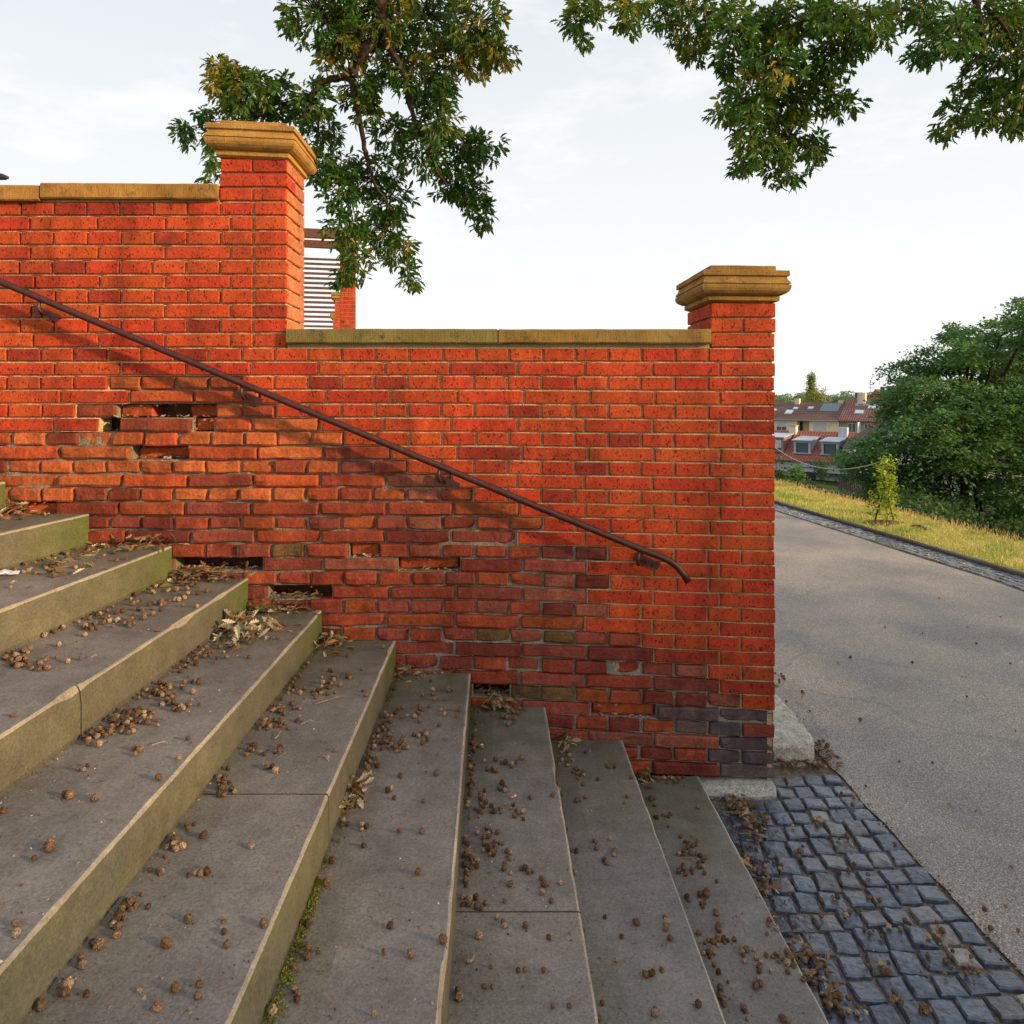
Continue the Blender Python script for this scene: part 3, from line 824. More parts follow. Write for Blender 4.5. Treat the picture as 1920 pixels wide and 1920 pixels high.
# far gutter of flat setts along the kerb
fm = MB()
y = 1.0
while y < 26:
    py_ = .13 if y < 14 else .3
    for r_ in range(4):
        x = kerb_x(y) - .045 - r_ * .088
        v = cr_.uniform(.75, 1.3); 
        cobble(fm, x, y + cr_.uniform(-.01, .01), .080, py_ - .012, .002, .115, (.085 * v, .092 * v, .105 * v) if cr_.random() < .8 else (.16 * v, .14 * v, .12 * v), .012)
    y += py_
for i in range(60):
    y0 = 1 + i * .42; y1 = y0 + .42
    fm.add([(kerb_x(y0) - .38, y0, .006), (kerb_x(y0) + .02, y0, .006), (kerb_x(y1) + .02, y1, .006), (kerb_x(y1) - .38, y1, .006)], [(0, 1, 2, 3)], (.10, .085, .065), 1)
tag(fm.build('gutter', [M['cobble'], M['dirt']]), kind='structure')
km = MB(); y = 1.0
while y < 24:
    L = cr_.uniform(.55, .8); v = cr_.uniform(.8, 1.2)
    nn = 5; vs = []
    for i in range(nn + 1):
        yq = y + .01 + (L - .02) * i / nn; x = kerb_x(yq)
        for (dx, z) in ((-.004, -.02), (0, .036), (.012, .046), (.07, .046), (.08, .02)):
            d = .006 * noise.noise(Vector((yq * 6, dx * 30, z * 20)))
            vs.append((x + dx + d, yq, z + d))
    fs = [(i * 5 + j, i * 5 + j + 1, (i + 1) * 5 + j + 1, (i + 1) * 5 + j)[::-1] for i in range(nn) for j in range(4)] + [tuple(range(5)), tuple(nn * 5 + j for j in range(5))]
    km.add(vs, fs, (.085 * v, .075 * v, .07 * v)); y += L
tag(km.build('kerb', M['dirt']), kind='structure')
# granite kerb stone beside the pillar
gk = MB()
out = [(1.36, .31), (1.40, .275), (1.46, .262), (1.54, .262), (1.60, .275), (1.645, .315), (1.665, .38), (1.675, .6), (1.69, 1.0), (1.705, 1.7), (1.34, 1.7), (1.34, .36)]
fine = []
for i in range(len(out)):
    a = Vector(out[i]); b_ = Vector(out[(i + 1) % len(out)]); m_n = max(1, int((b_ - a).length / .05))
    for q in range(m_n): fine.append(a.lerp(b_, q / m_n))
n = len(fine); vs = []
for (ins, z) in ((0, -.03), (0, .03), (.002, .083), (.010, .094), (.035, .100)):
    c = Vector((1.50, .9))
    for p in fine:
        d = .005 * noise.noise(Vector((p.x * 20, p.y * 20, z * 40)))
        q = p + (c - p).normalized() * ins
        vs.append((q.x + d, q.y + d, z + d * (z > 0)))
fs = [(r_ * n + i, r_ * n + (i + 1) % n, (r_ + 1) * n + (i + 1) % n, (r_ + 1) * n + i) for r_ in range(4) for i in range(n)] + [tuple(4 * n + i for i in range(n))]
gk.add(vs, fs)
tag(gk.build('kerb_stone', M['granite']), 'pale granite kerb stone with a rounded end beside the pillar foot', 'kerb stone')
# upper terrace behind the wall
tm = MB(); tm.box(-30, -1.05, .36, 60, -.1, 2.02, (.30, .27, .12))
tag(tm.build('terrain', M['turf']), kind='structure')

# ================================================================== LEAVES
def oak_outline(L, Wd, r_):
    """half outline points of a lobed oak leaf, from base to tip"""
    prof = [(0, .02), (.10, .06), (.20, .20), (.27, .12), (.38, .33), (.45, .19), (.57, .40), (.64, .22), (.75, .30), (.82, .15), (.92, .13), (1.0, 0)]
    return [(a * L, b_ * Wd * r_.uniform(.85, 1.15)) for a, b_ in prof]
def leaf(mb, base, dirv, up, L, col, r_, curl=.15, fold=.25):
    d = dirv.normalized(); s_ = d.cross(up)
    if s_.length < 1e-4: s_ = d.cross(Vector((1, 0, 0)))
    s_.normalize(); n_ = s_.cross(d)
    pr = oak_outline(L, L * 1.0, r_)
    mid = []; lf = []; rt = []
    for (a, w_) in pr:
        c = base + d * a + n_ * (-curl * L * (a / L) ** 2)
        mid.append(c); lf.append(c + s_ * w_ * .52 + n_ * fold * w_); rt.append(c - s_ * w_ * .52 + n_ * fold * w_)
    k_ = len(pr); half = k_ // 2
    vs = mid + lf[1:-1] + rt[1:-1]
    A = lambda i: i                           # midrib
    Lf = lambda i: k_ + i - 1; Rt = lambda i: k_ + (k_ - 2) + i - 1
    fs = []
    fs.append([A(0)] + [Lf(i) for i in range(1, half + 1)] + [A(half)])
    fs.append([A(half)] + [Lf(i) for i in range(half, k_ - 1)] + [A(k_ - 1)])
    fs.append([A(half)] + [Rt(i) for i in range(half, 0, -1)] + [A(0)])
    fs.append([A(k_ - 1)] + [Rt(i) for i in range(k_ - 2, half - 1, -1)] + [A(half)])
    mb.add(vs, fs, col)
def rv(r_): 
    while True:
        v = Vector((r_.uniform(-1, 1), r_.uniform(-1, 1), r_.uniform(-1, 1)))
        if .05 < v.length < 1: return v.normalized()

oak = empty('oak_tree', (-10.6, 6.0, 2.02))
tag(oak, 'oak tree whose leafy boughs hang down over the brick wall from above', 'tree')
lr = random.Random(42)
crown = MB(); limbs = MB(); twigs = MB()
barkc = (.05, .030, .022)
inv = Vector(oak.location)
def Q(px, py, Z): return P(px, py, Z) - inv
ZL, ZR = 5.6, 5.0
LEFT = [(405, 130, 26, 26), (420, 160, 35, 40), (600, 25, 82, 80), (700, 20, 90, 80), (800, 35, 95, 80), (895, 45, 60, 70), (850, 110, 90, 50), (640, 95, 55, 50), (725, 110, 60, 60), (935, 105, 45, 28), (790, 150, 70, 35),
        (425, 150, 42, 38), (470, 170, 55, 45), (530, 185, 60, 45), (585, 190, 40, 45), (440, 205, 45, 28), (500, 215, 60, 25), (385, 215, 28, 20), (343, 245, 26, 20), (350, 262, 14, 18),
        (395, 270, 22, 30), (402, 305, 20, 22), (398, 335, 20, 10), (600, 250, 45, 55), (590, 310, 40, 40), (640, 310, 40, 35), (670, 170, 40, 40), (690, 210, 30, 35),
        (640, 365, 42, 45), (700, 330, 60, 45), (730, 380, 50, 45), (650, 430, 45, 45), (665, 490, 38, 45), (720, 430, 45, 50), (750, 470, 35, 40), (765, 520, 25, 28), (640, 520, 22, 20),
        (740, 250, 45, 35), (790, 290, 50, 50), (820, 230, 50, 45), (860, 290, 60, 50), (905, 275, 42, 35), (850, 350, 45, 40), (890, 360, 42, 40), (905, 405, 32, 32), (810, 180, 50, 40)]
RIGHT = [(1085, 40, 38, 32), (1090, 78, 18, 18), (1105, 12, 40, 20), (1175, 40, 22, 35), (1180, 10, 40, 20), (1240, 25, 50, 38), (1290, 70, 42, 42), (1302, 105, 22, 22), (1320, 20, 60, 40), (1380, 55, 55, 50),
         (1380, 110, 45, 45), (1440, 60, 60, 55), (1450, 120, 65, 50), (1500, 40, 70, 45), (1360, 210, 38, 28), (1400, 190, 50, 50), (1460, 190, 65, 55), (1520, 180, 60, 50), (1580, 195, 40, 32),
         (1420, 260, 48, 48), (1480, 260, 60, 50), (1520, 280, 40, 38), (1395, 310, 30, 28), (1450, 320, 45, 28), (1480, 335, 22, 14), (1550, 120, 55, 45), (1590, 80, 50, 40), (1560, 30, 60, 35),
         (1630, 35, 50, 35), (1650, 70, 35, 25), (1690, 20, 50, 28), (1745, 30, 45, 38), (1720, 115, 28, 20), (1750, 85, 45, 38), (1800, 60, 50, 50), (1850, 40, 60, 50), (1900, 40, 50, 60),
         (1870, 120, 60, 50), (1830, 165, 50, 38), (1900, 180, 50, 50), (1800, 215, 45, 28), (1765, 248, 26, 18), (1860, 225, 55, 25), (1905, 235, 30, 22), (1950, 130, 50, 100), (1960, 230, 40, 40)]
def foliage(ells, Zc, depth, dens, L0, ov):
    for (ex, ey, rx, ry) in ells:
        area = math.pi * rx * ry
        nt_ = int(area * dens * (5.0 / Zc) ** 0 / 1000) + 2
        zc = Zc + lr.uniform(-depth, depth)
        core = Q(ex, ey, zc)
        for q in range(nt_):
            while True:
                u = lr.uniform(-1, 1); v = lr.uniform(-1, 1)
                if u * u + v * v < 1: break
            z_ = zc + lr.uniform(-.28, .28)
            c = Q(ex + u * rx * .93, ey + v * ry * .93, z_)
            outd = (c - core); outd.y *= .6
            base_dir = (outd.normalized() if outd.length > .001 else Vector((0, 0, -1))) * .8 + Vector((lr.uniform(-.4, .4), lr.uniform(-.6, .6), -.55))
            base_dir.normalize()
            if lr.random() < .4: twigs.tube([core.lerp(c, .15), core.lerp(c, .6) + Vector((0, 0, .015)), c], [.004, .003, .0015], 4, barkc, 0, False)
            nl = lr.randint(5, 8)
            warm = lr.random() - (.10 if noise.noise(Vector((ex * .011, ey * .011, 7.7))) > .22 else 0) - (.38 if (ex < 440 and ey < 200) or (ey > 60 and ey < 150 and (ex > 840 and ex < 950 or ex > 590 and ex < 660)) else 0)  # sunlit patches put into the colour as more yellow leaves
            for l_ in range(nl):
                d = (base_dir + rv(lr) * .95).normalized()
                b0 = c + d * .012 - base_dir * lr.uniform(0, .06)
                v_ = lr.uniform(.65, 1.3)
                if warm < .015: col = (.30 * v_, .23 * v_, .02 * v_)
                elif warm < .45: col = (.085 * v_, .135 * v_, .013 * v_)
                else: col = (.042 * v_, .120 * v_, .015 * v_)
                leaf(crown, b0, d, rv(lr) + Vector((0, 0, 1.2)), L0 * lr.uniform(.65, 1.15), col, lr, lr.uniform(0, .3), lr.uniform(.1, .5))
foliage(LEFT, ZL, .35, 9.0, .072, 0)
foliage(RIGHT, ZR, .35, 7.6, .072, 0)
# boughs beyond the frame, above
for q in range(26):
    ex = lr.uniform(480, 2100); LA = [(ex, -90 - lr.random() * 160, 90, 60)]
    foliage(LA, 5.4, .5, 1.6, .10, 0)
crown.build('crown', M['leaf'], oak)
def limb(pts, r0, r1, Z):
    ps = [Q(a, b_, Z + (c_ if len(rest) else 0)) if False else Q(a, b_, Z) for (a, b_, *rest) in pts for c_ in (0,)]
    dn = []
    for i in range(len(ps) - 1):
        n = 5
        for q in range(n):
            dn.append(ps[i].lerp(ps[i + 1], q / n) + rv(lr) * .006)
    dn.append(ps[-1])
    k_ = len(dn)
    lm = MB(); lm.tube(dn, [r0 + (r1 - r0) * i / (k_ - 1) for i in range(k_)], 9, barkc); lm.build('branch', M['bark'], oak, smooth=True)
limb([(722, -300), (715, -120), (711, -20), (710, 50), (700, 78), (676, 98), (664, 120), (660, 148)], .058, .038, ZL - .35)
limb([(660, 148), (664, 175), (674, 220), (684, 280), (692, 310), (705, 350), (735, 395)], .026, .008, ZL - .35)
limb([(658, 145), (625, 147), (600, 158), (585, 178), (573, 205), (572, 235)], .030, .014, ZL - .35)
limb([(590, 172), (560, 190), (520, 195), (470, 185), (430, 185)], .015, .004, ZL - .05)
limb([(540, 195), (500, 215), (440, 225), (380, 230), (350, 243)], .008, .002, ZL - .05)
limb([(716, 40), (728, 85), (748, 120), (762, 150), (765, 185), (778, 225), (800, 265), (818, 320), (840, 350)], .028, .010, ZL - .38)
limb([(762, 150), (800, 190), (850, 250), (890, 280)], .010, .003, ZL)
limb([(700, 330), (680, 400), (665, 470)], .006, .002, ZL); limb([(735, 395), (750, 450), (765, 510)], .005, .002, ZL)
limb([(1440, -200), (1500, -40), (1560, 10), (1600, 24), (1640, 28), (1690, 20)], .035, .010, ZR - .1)
limb([(1500, -60), (1440, 40), (1432, 120), (1438, 200), (1430, 270)], .016, .004, ZR - .1)
limb([(1440, 60), (1480, 90), (1500, 130), (1530, 170)], .010, .003, ZR - .1)
limb([(1830, -250), (1822, -40), (1835, 40), (1850, 90), (1810, 130), (1800, 160)], .030, .006, ZR - .1)
limb([(1845, 10), (1890, 60), (1910, 110), (1900, 190)], .014, .004, ZR - .1)
limb([(1250, -150), (1180, -40), (1110, 10), (1090, 50)], .010, .003, ZR); limb([(1300, -100), (1290, 20), (1290, 80)], .008, .002, ZR)
# trunk and the great boughs that carry them
big = MB()
tr = [Vector((0, 0, -.1)), Vector((.05, 0, 1.2)), Vector((.1, -.05, 2.6)), Vector((.3, -.1, 4.0))]
big.tube(tr, [.42, .34, .30, .26], 14, (.07, .05, .038))
def bough(pp, r0, r1):
    n = len(pp); big.tube(pp, [r0 + (r1 - r0) * i / (n - 1) for i in range(n)], 10, (.06, .04, .03))
j0 = Vector((.3, -.1, 4.0))
bough([j0, Vector((3.5, -.6, 6.6)), Vector((7, -2.4, 6.4)), Q(722, -300, ZL - .1)], .22, .06)
bough([j0, Vector((4, -1.0, 7.0)), Vector((9.4, -3.2, 6.9)), Q(1440, -200, ZR - .1)], .22, .05)
bough([Vector((9.4, -3.2, 6.9)), Vector((12, -4, 6.4)), Q(1830, -250, ZR - .1)], .10, .04)
bough([Vector((9.4, -3.2, 6.9)), Q(1250, -150, ZR)], .06, .012)
tk = big.build('trunk', M['bark'], oak, smooth=True)
twigs.build('twigs', M['bark'], oak)

# ================================================================== PERGOLA on the terrace
pg = empty('pergola', (0, 0, 0)); tag(pg, 'wooden slatted pergola on brick pillars seen past the tall left pillar', 'pergola')
def pillar_far(x, y, z0, z1, w_, cap, rz):
    mb = MB(); 
    nrow = int((z1 - z0) / .075)
    Mx = Matrix.Translation((x, y, 0)) @ Matrix.Rotation(rz, 4, 'Z')
    mb.box(-w_ / 2 + .006, w_ / 2 - .006, -w_ / 2 + .006, w_ / 2 - .006, z0, z1, (.40, .27, .15), 1, Mx)
    for i in range(nrow):
        za = z0 + i * .075 + .005; zb = za + .066
        cuts = [-w_ / 2, 0, w_ / 2] if i % 2 else [-w_ / 2, -w_ / 4, w_ / 4, w_ / 2]
        for a, b_ in zip(cuts[:-1], cuts[1:]): 
            cc = brick_col(0, 0, -1, False)
            mb.box(a + .004, b_ - .004, -w_ / 2, w_ / 2, za, zb, cc, 0, Mx)
    o = mb.build('pillar', [M['brick'], M['mortar']], pg)
    if cap:
        c = MB()
        for (ww, za, zb) in ((.03, 0, .04), (.07, .04, .12), (.09, .12, .19)): c.box(-w_ / 2 - ww, w_ / 2 + ww, -w_ / 2 - ww, w_ / 2 + ww, z1 + za, z1 + zb, (.95, .9, .7), 0, Mx)
        c.build('pillar_cap', M['sand'], o)
Z1 = 14.0
pd = Vector((-.225, .974)); pt = Vector((-.974, -.225)); prz = math.atan2(.225, .974)
pA = P(652, 617, Z1); base = Vector((pA.x, pA.y))
ZT = H + 2.02 * Z1 / 10    # height of the slats
ztop = P(652, 462, Z1).z
for q, s_ in enumerate((0, 5.6, 10.6)):
    c = base + pd * s_
    pillar_far(c.x, c.y, 2.02, ztop - .35 if q else ztop + .0, .30 if q == 0 else .36, q > 0, prz)
wd = (.115, .055, .038)
def beam(name, a, b_, wz, wy, z, col=wd):
    mb = MB(); d = (b_ - a); L = d.length; ang = math.atan2(d.y, d.x)
    Mx = Matrix.Translation((a.x, a.y, z)) @ Matrix.Rotation(ang, 4, 'Z')
    mb.box(0, L, -wy / 2, wy / 2, -wz / 2, wz / 2, col, 0, Mx); mb.build(name, M['wood'], pg)
beam('beam', base + pd * -.5, base + pd * 1.2, .18, .10, ztop - .02)
beam('beam', base + pt * 3.4 + pd * -.5, base + pt * 3.4 + pd * 16, .18, .10, ztop - .02)
beam('beam', base + pd * -.4 - pt * .35, base + pd * -.4 + pt * 4.2, .17, .08, ztop + .13)
beam('beam', base + pd * .35 - pt * .2, base + pd * .2 + pt * 4.2, .14, .10, ztop + .08)
for q in range(15):
    s_ = ((ztop + .1 - H) * F / (740 - (488 + q * 8.9)) - Z1) / .974
    beam('slat', base + pd * s_ - pt * .1, base + pd * s_ + pt * 4.0, .045 + .003 * q, .045 + .003 * q, ztop + .10)
pk = MB(); c = base + pt * .9 + pd * -.4; pk.box(c.x - .025, c.x + .025, c.y - .025, c.y + .025, ztop + .2, ztop + .42, wd); pk.build('post_end', M['wood'], pg)
# the end of another pergola beam that peeps over the coping at the far left
be = MB(); a = P(-90, 331, 9.0); b_ = P(12, 333, 9.0)
be.box(a.x, b_.x - .03, a.y - .05, a.y + .05, a.z - .03, a.z + .025, (.06, .05, .07)); be.box(b_.x - .03, b_.x, a.y - .05, a.y + .05, a.z - .02, a.z + .015, (.06, .05, .07))
for px in (-80, -300): 
    c = P(px, 331, 9.0); be.box(c.x - .05, c.x + .05, c.y - .05, c.y + .05, 2.0, c.z - .03, (.06, .05, .07))
be.box(P(-300, 0, 9).x, a.x, a.y - .05, a.y + .05, a.z - .03, a.z + .025, (.06, .05, .07))
tag(be.build('wooden_rail', M['wood']), 'dark tip of a wooden rail peeping over the coping at the far left edge', 'rail')
# ================================================================== GRASS, HEDGE, TREES BEYOND THE PATH
gr = random.Random(77)
gb = MB()
def blade(x, y, z, h, wd_, col, lean):
    a = gr.uniform(0, 6.28); dx, dy = math.cos(a) * wd_, math.sin(a) * wd_
    lx, ly = lean
    gb.add([(x - dx, y - dy, z), (x + dx, y + dy, z), (x + dx * .6 + lx * .4, y + dy * .6 + ly * .4, z + h * .6), (x + lx, y + ly, z + h)], [(0, 1, 2), (0, 2, 3)], col)
for q in range(26000):
    y = 2.5 + gr.random() ** .8 * 14
    k0, c0 = kerb_x(y) + .05, crest_x(y) + .35
    u = gr.random(); x = k0 + (c0 - k0) * u
    n_ = noise.noise(Vector((x * 1.8, y * 1.8, 0)))
    green = n_ > .18 or u < .10
    v = gr.uniform(.7, 1.25)
    col = (.20 * v, .32 * v, .04 * v) if green and gr.random() < .75 else (.60 * v, .52 * v, .17 * v)
    h = gr.uniform(.02, .05) * (1.5 if green else 1)
    blade(x, y, ground_h(x, y) - .005, h, gr.uniform(.002, .004), col, (gr.uniform(-.02, .02), gr.uniform(-.02, .02)))
for q in range(2600):     # tall seed stalks along the crest
    y = 3 + gr.random() * 15; x = crest_x(y) + gr.uniform(-.25, .4)
    v = gr.uniform(.7, 1.2); h = gr.uniform(.05, .15)
    cl = (.55 * v, .42 * v, .20 * v) if gr.random() < .7 else (.40 * v, .28 * v, .22 * v)
    z = ground_h(x, y) - .02; lx, ly = gr.uniform(-.04, .04), gr.uniform(-.04, .04)
    blade(x, y, z, h, .0022, cl, (lx, ly))
    if gr.random() < .6:
        hx = .006; p = Vector((x + lx * .9, y + ly * .9, z + h * .85))
        gb.add([p + Vector((-hx, 0, 0)), p + Vector((0, 0, -.014)), p + Vector((hx, 0, 0)), p + Vector((0, 0, .022))], [(0, 1, 2, 3)], cl)
        gb.add([p + Vector((0, -hx, 0)), p + Vector((0, 0, -.014)), p + Vector((0, hx, 0)), p + Vector((0, 0, .022))], [(0, 1, 2, 3)], cl)
tag(gb.build('grass', M['dry']), kind='stuff', label='dry yellow grass with seed stalks on the bank beyond the path', cat='grass')

def quadleaf(mb, c, s_, col, r_, flat=.0):
    n_ = rv(r_); n_.z = abs(n_.z) + flat; n_.normalize()
    a = n_.cross(rv(r_)); 
    if a.length < .01: return
    a.normalize(); b_ = n_.cross(a)
    l_ = s_ * .55
    mb.add([c - a * s_, c - b_ * l_ * .6 - a * s_ * .1, c - b_ * l_ + a * s_ * .2, c + a * s_, c + b_ * l_ + a * s_ * .2, c + b_ * l_ * .6 - a * s_ * .1], [(0, 1, 2, 3), (0, 3, 4, 5)], col)

# big maple-like tree down the slope
tr_ = random.Random(15)
big_o = P(1808, 1000, 34.0)
tz = ground_h(big_o.x, big_o.y)
mt = empty('broad_tree', (big_o.x, big_o.y, tz)); tag(mt, 'large dense dark green tree below the grass bank in front of the houses', 'tree')
o0 = Vector(mt.location)
CR = [(1880, 640, 70, 45), (1935, 600, 60, 50), (1820, 650, 60, 40), (1760, 680, 60, 35), (1700, 700, 45, 25), (1840, 700, 90, 50), (1930, 680, 80, 60), (1750, 740, 80, 40), (1680, 750, 45, 25), (1685, 790, 50, 35),
      (1840, 770, 110, 50), (1930, 760, 80, 60), (1740, 800, 90, 40), (1640, 835, 40, 28), (1600, 862, 34, 18), (1700, 850, 80, 40), (1820, 840, 110, 45), (1930, 840, 80, 50), (1680, 895, 60, 30), (1760, 895, 70, 35),
      (1850, 900, 60, 40), (1910, 910, 60, 45), (1730, 930, 50, 20), (1880, 950, 40, 30), (2010, 700, 90, 120), (2020, 860, 80, 90), (2000, 620, 60, 50), (1660, 925, 50, 25), (1720, 950, 60, 30), (1790, 960, 50, 30), (1870, 985, 60, 30), (1940, 960, 60, 50), (1630, 880, 40, 25), (1790, 625, 30, 18)]
bc = MB(); bl = MB()
for (ex, ey, rx, ry) in CR:
    zc = 34 + tr_.uniform(-3.5, 2.5)
    core = P(ex, ey, zc) - o0
    bl.tube([Vector((0, 0, 3.2 + 3 * tr_.random())), core.lerp(Vector((0, 0, core.z)), .45) - Vector((0, 0, .6)), core], [.11, .06, .02], 5, (.045, .035, .03), 0, False)
    ns = int(rx * ry / 62) + 7
    for s_ in range(ns):
        while True:
            u, v, t_ = tr_.uniform(-1, 1), tr_.uniform(-1, 1), tr_.uniform(-1, 1)
            if u * u + v * v + t_ * t_ < 1: break
        c = P(ex + u * rx, ey + v * ry, zc + t_ * 2.0) - o0
        rr = tr_.uniform(.35, .7)
        out_ = (c - core); out_.z = 0
        clump_tone = .75 + .5 * tr_.random()  # random tone of each leaf clump
        for q in range(int(62 * rr / .5)):
            p = c + Vector((tr_.gauss(0, .5) * rr, tr_.gauss(0, .5) * rr, tr_.gauss(0, .20) * rr))
            p.z -= .35 * ((p - c).length) ** 1.5
            k_ = clump_tone * tr_.uniform(.7, 1.3)
            col = (.09 * k_, .19 * k_, .07 * k_) if tr_.random() > .05 else (.18 * k_, .22 * k_, .02 * k_)
            quadleaf(bc, p, tr_.uniform(.065, .125), col, tr_, .6)
bl.tube([Vector((0, 0, -.3)), Vector((.05, 0, 1.5)), Vector((0, 0, 3.5)), Vector((.2, .2, 6)), Vector((.6, .2, 9))], [.24, .19, .17, .12, .05], 10, (.05, .04, .035))
bc.build('crown', M['treeleaf'], mt); bl.build('trunk', M['bark'], mt, smooth=True)

def small_tree(name, base, h, w_, n, ls, cols, label, cat, seed, trunk_r=.05, shape='col', lobes=24, group=None, flat=.2):
    r_ = random.Random(seed); o = empty(name, base); tag(o, label, cat, group)
    f = MB(); t_ = MB()
    t_.tube([Vector((0, 0, -.2)), Vector((w_ * .03, 0, h * .4)), Vector((0, 0, h * .9))], [trunk_r, trunk_r * .7, trunk_r * .2], 7, (.10, .08, .06))
    for l_ in range(lobes):
        u = (l_ + r_.random()) / lobes
        if shape == 'col': z = h * (.12 + .86 * u); rad = w_ * .5 * (math.sin(min(1, u * 1.15 + .1) * 3.0) * .7 + .3) * (1 - .5 * u)
        elif shape == 'round': z = h * (.25 + .70 * u); rad = w_ * .5 * math.sqrt(max(.05, 1 - (2 * u - .9) ** 2))
        else: z = h * (.1 + .8 * u); rad = w_ * .5
        a = r_.uniform(0, 6.28); rr = rad * math.sqrt(r_.random())
        c = Vector((math.cos(a) * rr, math.sin(a) * rr, z))
        t_.tube([Vector((0, 0, z * .75)), c], [trunk_r * .3, trunk_r * .1], 4, (.09, .07, .05), 0, False)
        s_ = w_ * .17
        for q in range(n // lobes):
            p = c + Vector((r_.gauss(0, s_), r_.gauss(0, s_), r_.gauss(0, s_ * .9)))
            cc = r_.choice(cols); k_ = r_.uniform(.7, 1.3)
            quadleaf(f, p, ls * r_.uniform(.6, 1.2), tuple(x * k_ for x in cc), r_, flat)
    f.build('crown', M['treeleaf'], o); t_.build('trunk', M['bark'], o, smooth=True)
    return o
# climbing plant on the rope post
pb = on_plane(1664, 972, .08)
post = empty('rope_post', (pb.x, pb.y, .06)); tag(post, 'slim pale wooden post standing in the yellow grass', 'post')
pm_ = MB(); pm_.tube([(0, 0, 0), (-.01, 0, .5), (-.015, 0, .85)], [.016, .015, .014], 8, (.48, .38, .26)); pm_.build('shaft', M['wood'], post)
cm2 = MB(); cm2.tube([(-.015, 0, .845), (-.015, 0, .88)], [.022, .012], 8, (.35, .35, .36)); cm2.build('cap', M['zinc'], post)
vn_r = random.Random(8); vine = empty('climbing_plant', (pb.x - .03, pb.y - .02, .06)); tag(vine, 'bright yellow green climbing plant wound round the slim post', 'plant')
vf = MB(); vs_ = MB()
vs_.tube([(-.16, 0, 0), (-.10, 0, .2), (-.02, 0, .45), (.02, 0, .62), (.04, 0, .80)], [.012, .011, .009, .007, .004], 6, (.07, .045, .035))
vs_.tube([(.10, 0, 0), (.04, 0, .3), (.05, 0, .5)], [.008, .006, .004], 6, (.10, .07, .05))
for q in range(120):
    u = vn_r.random(); z = .05 + .85 * u
    wv_ = .15 * (1 - u) + .05 if u < .75 else .10
    if .42 < u < .55: wv_ *= .6
    c = Vector((vn_r.gauss(-.06 * (1 - u) + .03, wv_ * .6), vn_r.gauss(0, .07), z))
    for l_ in range(15):
        p = c + Vector((vn_r.gauss(0, .026), vn_r.gauss(0, .026), vn_r.gauss(0, .024)))
        k_ = vn_r.uniform(.6, 1.3)
        quadleaf(vf, p, vn_r.uniform(.015, .027), (.36 * k_, .46 * k_, .03 * k_) if vn_r.random() < .7 else (.08 * k_, .14 * k_, .02 * k_), vn_r, .3)
vf.build('foliage', M['treeleaf'], vine); vs_.build('stem', M['bark'], vine, smooth=True)
soil = MB(); 
for q in range(40):
    a = q / 40 * 6.28
for (cx_, cy_, sx, sy) in ((pb.x - .05, pb.y - .02, .30, .22), (pb.x + .22, pb.y - .42, .10, .22)):
    n = 22; vs = [(cx_, cy_, .065)]
    for q in range(n):
        a = q / n * 6.283; k_ = 1 + .25 * noise.noise(Vector((math.cos(a) * 2, math.sin(a) * 2, cx_)))
        vs.append((cx_ + math.cos(a) * sx * k_, cy_ + math.sin(a) * sy * k_, .028))
    soil.add(vs, [(0, 1 + q, 1 + (q + 1) % n) for q in range(n)], (.12, .07, .045))
tag(soil.build('soil_patch', M['dirt']), 'patch of bare brown soil round the foot of the rope post', 'soil', kind='thing')
# rope
rp = MB(); ra = Vector((pb.x - .015, pb.y, .06 + .87)); rb = Vector((5.35, 10.9, 1.0)); pts = []
for q in range(41):
    u = q / 40; p = ra.lerp(rb, u); p.z -= .33 * 4 * u * (1 - u); pts.append(p)
fine_pts = []
rp.tube(pts, [.009 if i % 2 else .0065 for i in range(41)], 6, (.42, .38, .33))
tag(rp.build('rope', M['wood'], smooth=True), 'pale rope sagging between the slim post and the wall end', 'rope')
post2 = MB(); post2.tube([(rb.x, rb.y, .0), (rb.x, rb.y, 1.02)], [.016, .014], 8, (.48, .38, .26)); tag(post2.build('rope_post', M['wood']), 'rope post hidden behind the wall end', 'post')

# unseen trees added behind and to the right of the camera to shade the foot of the wall and the steps
sun_h = Vector((math.cos(SUN_AZ), math.sin(SUN_AZ))); sun_p = Vector((-sun_h.y, sun_h.x))
for i, (s_, p_, h_, w_) in enumerate(((12.5, -3.6, 4.6, 3.4), (12.0, -1.5, 3.9, 2.4), (12.3, -.2, 4.5, 2.0), (12.6, 1.0, 5.4, 2.6), (13.4, 3.2, 4.2, 3.2), (15.5, -2.2, 4.7, 3.8), (15.8, 2.0, 4.5, 3.6))):
    c = sun_h * s_ + sun_p * p_
    small_tree('garden_tree', (c.x, c.y, 0), h_, w_, 5200, .075, [(.05, .11, .03), (.07, .13, .03)], 'unseen round leafy tree %s beyond the path, added for its shade' % ('first second third fourth fifth sixth seventh'.split()[i]), 'tree', 60 + i, .08, 'full', 60)
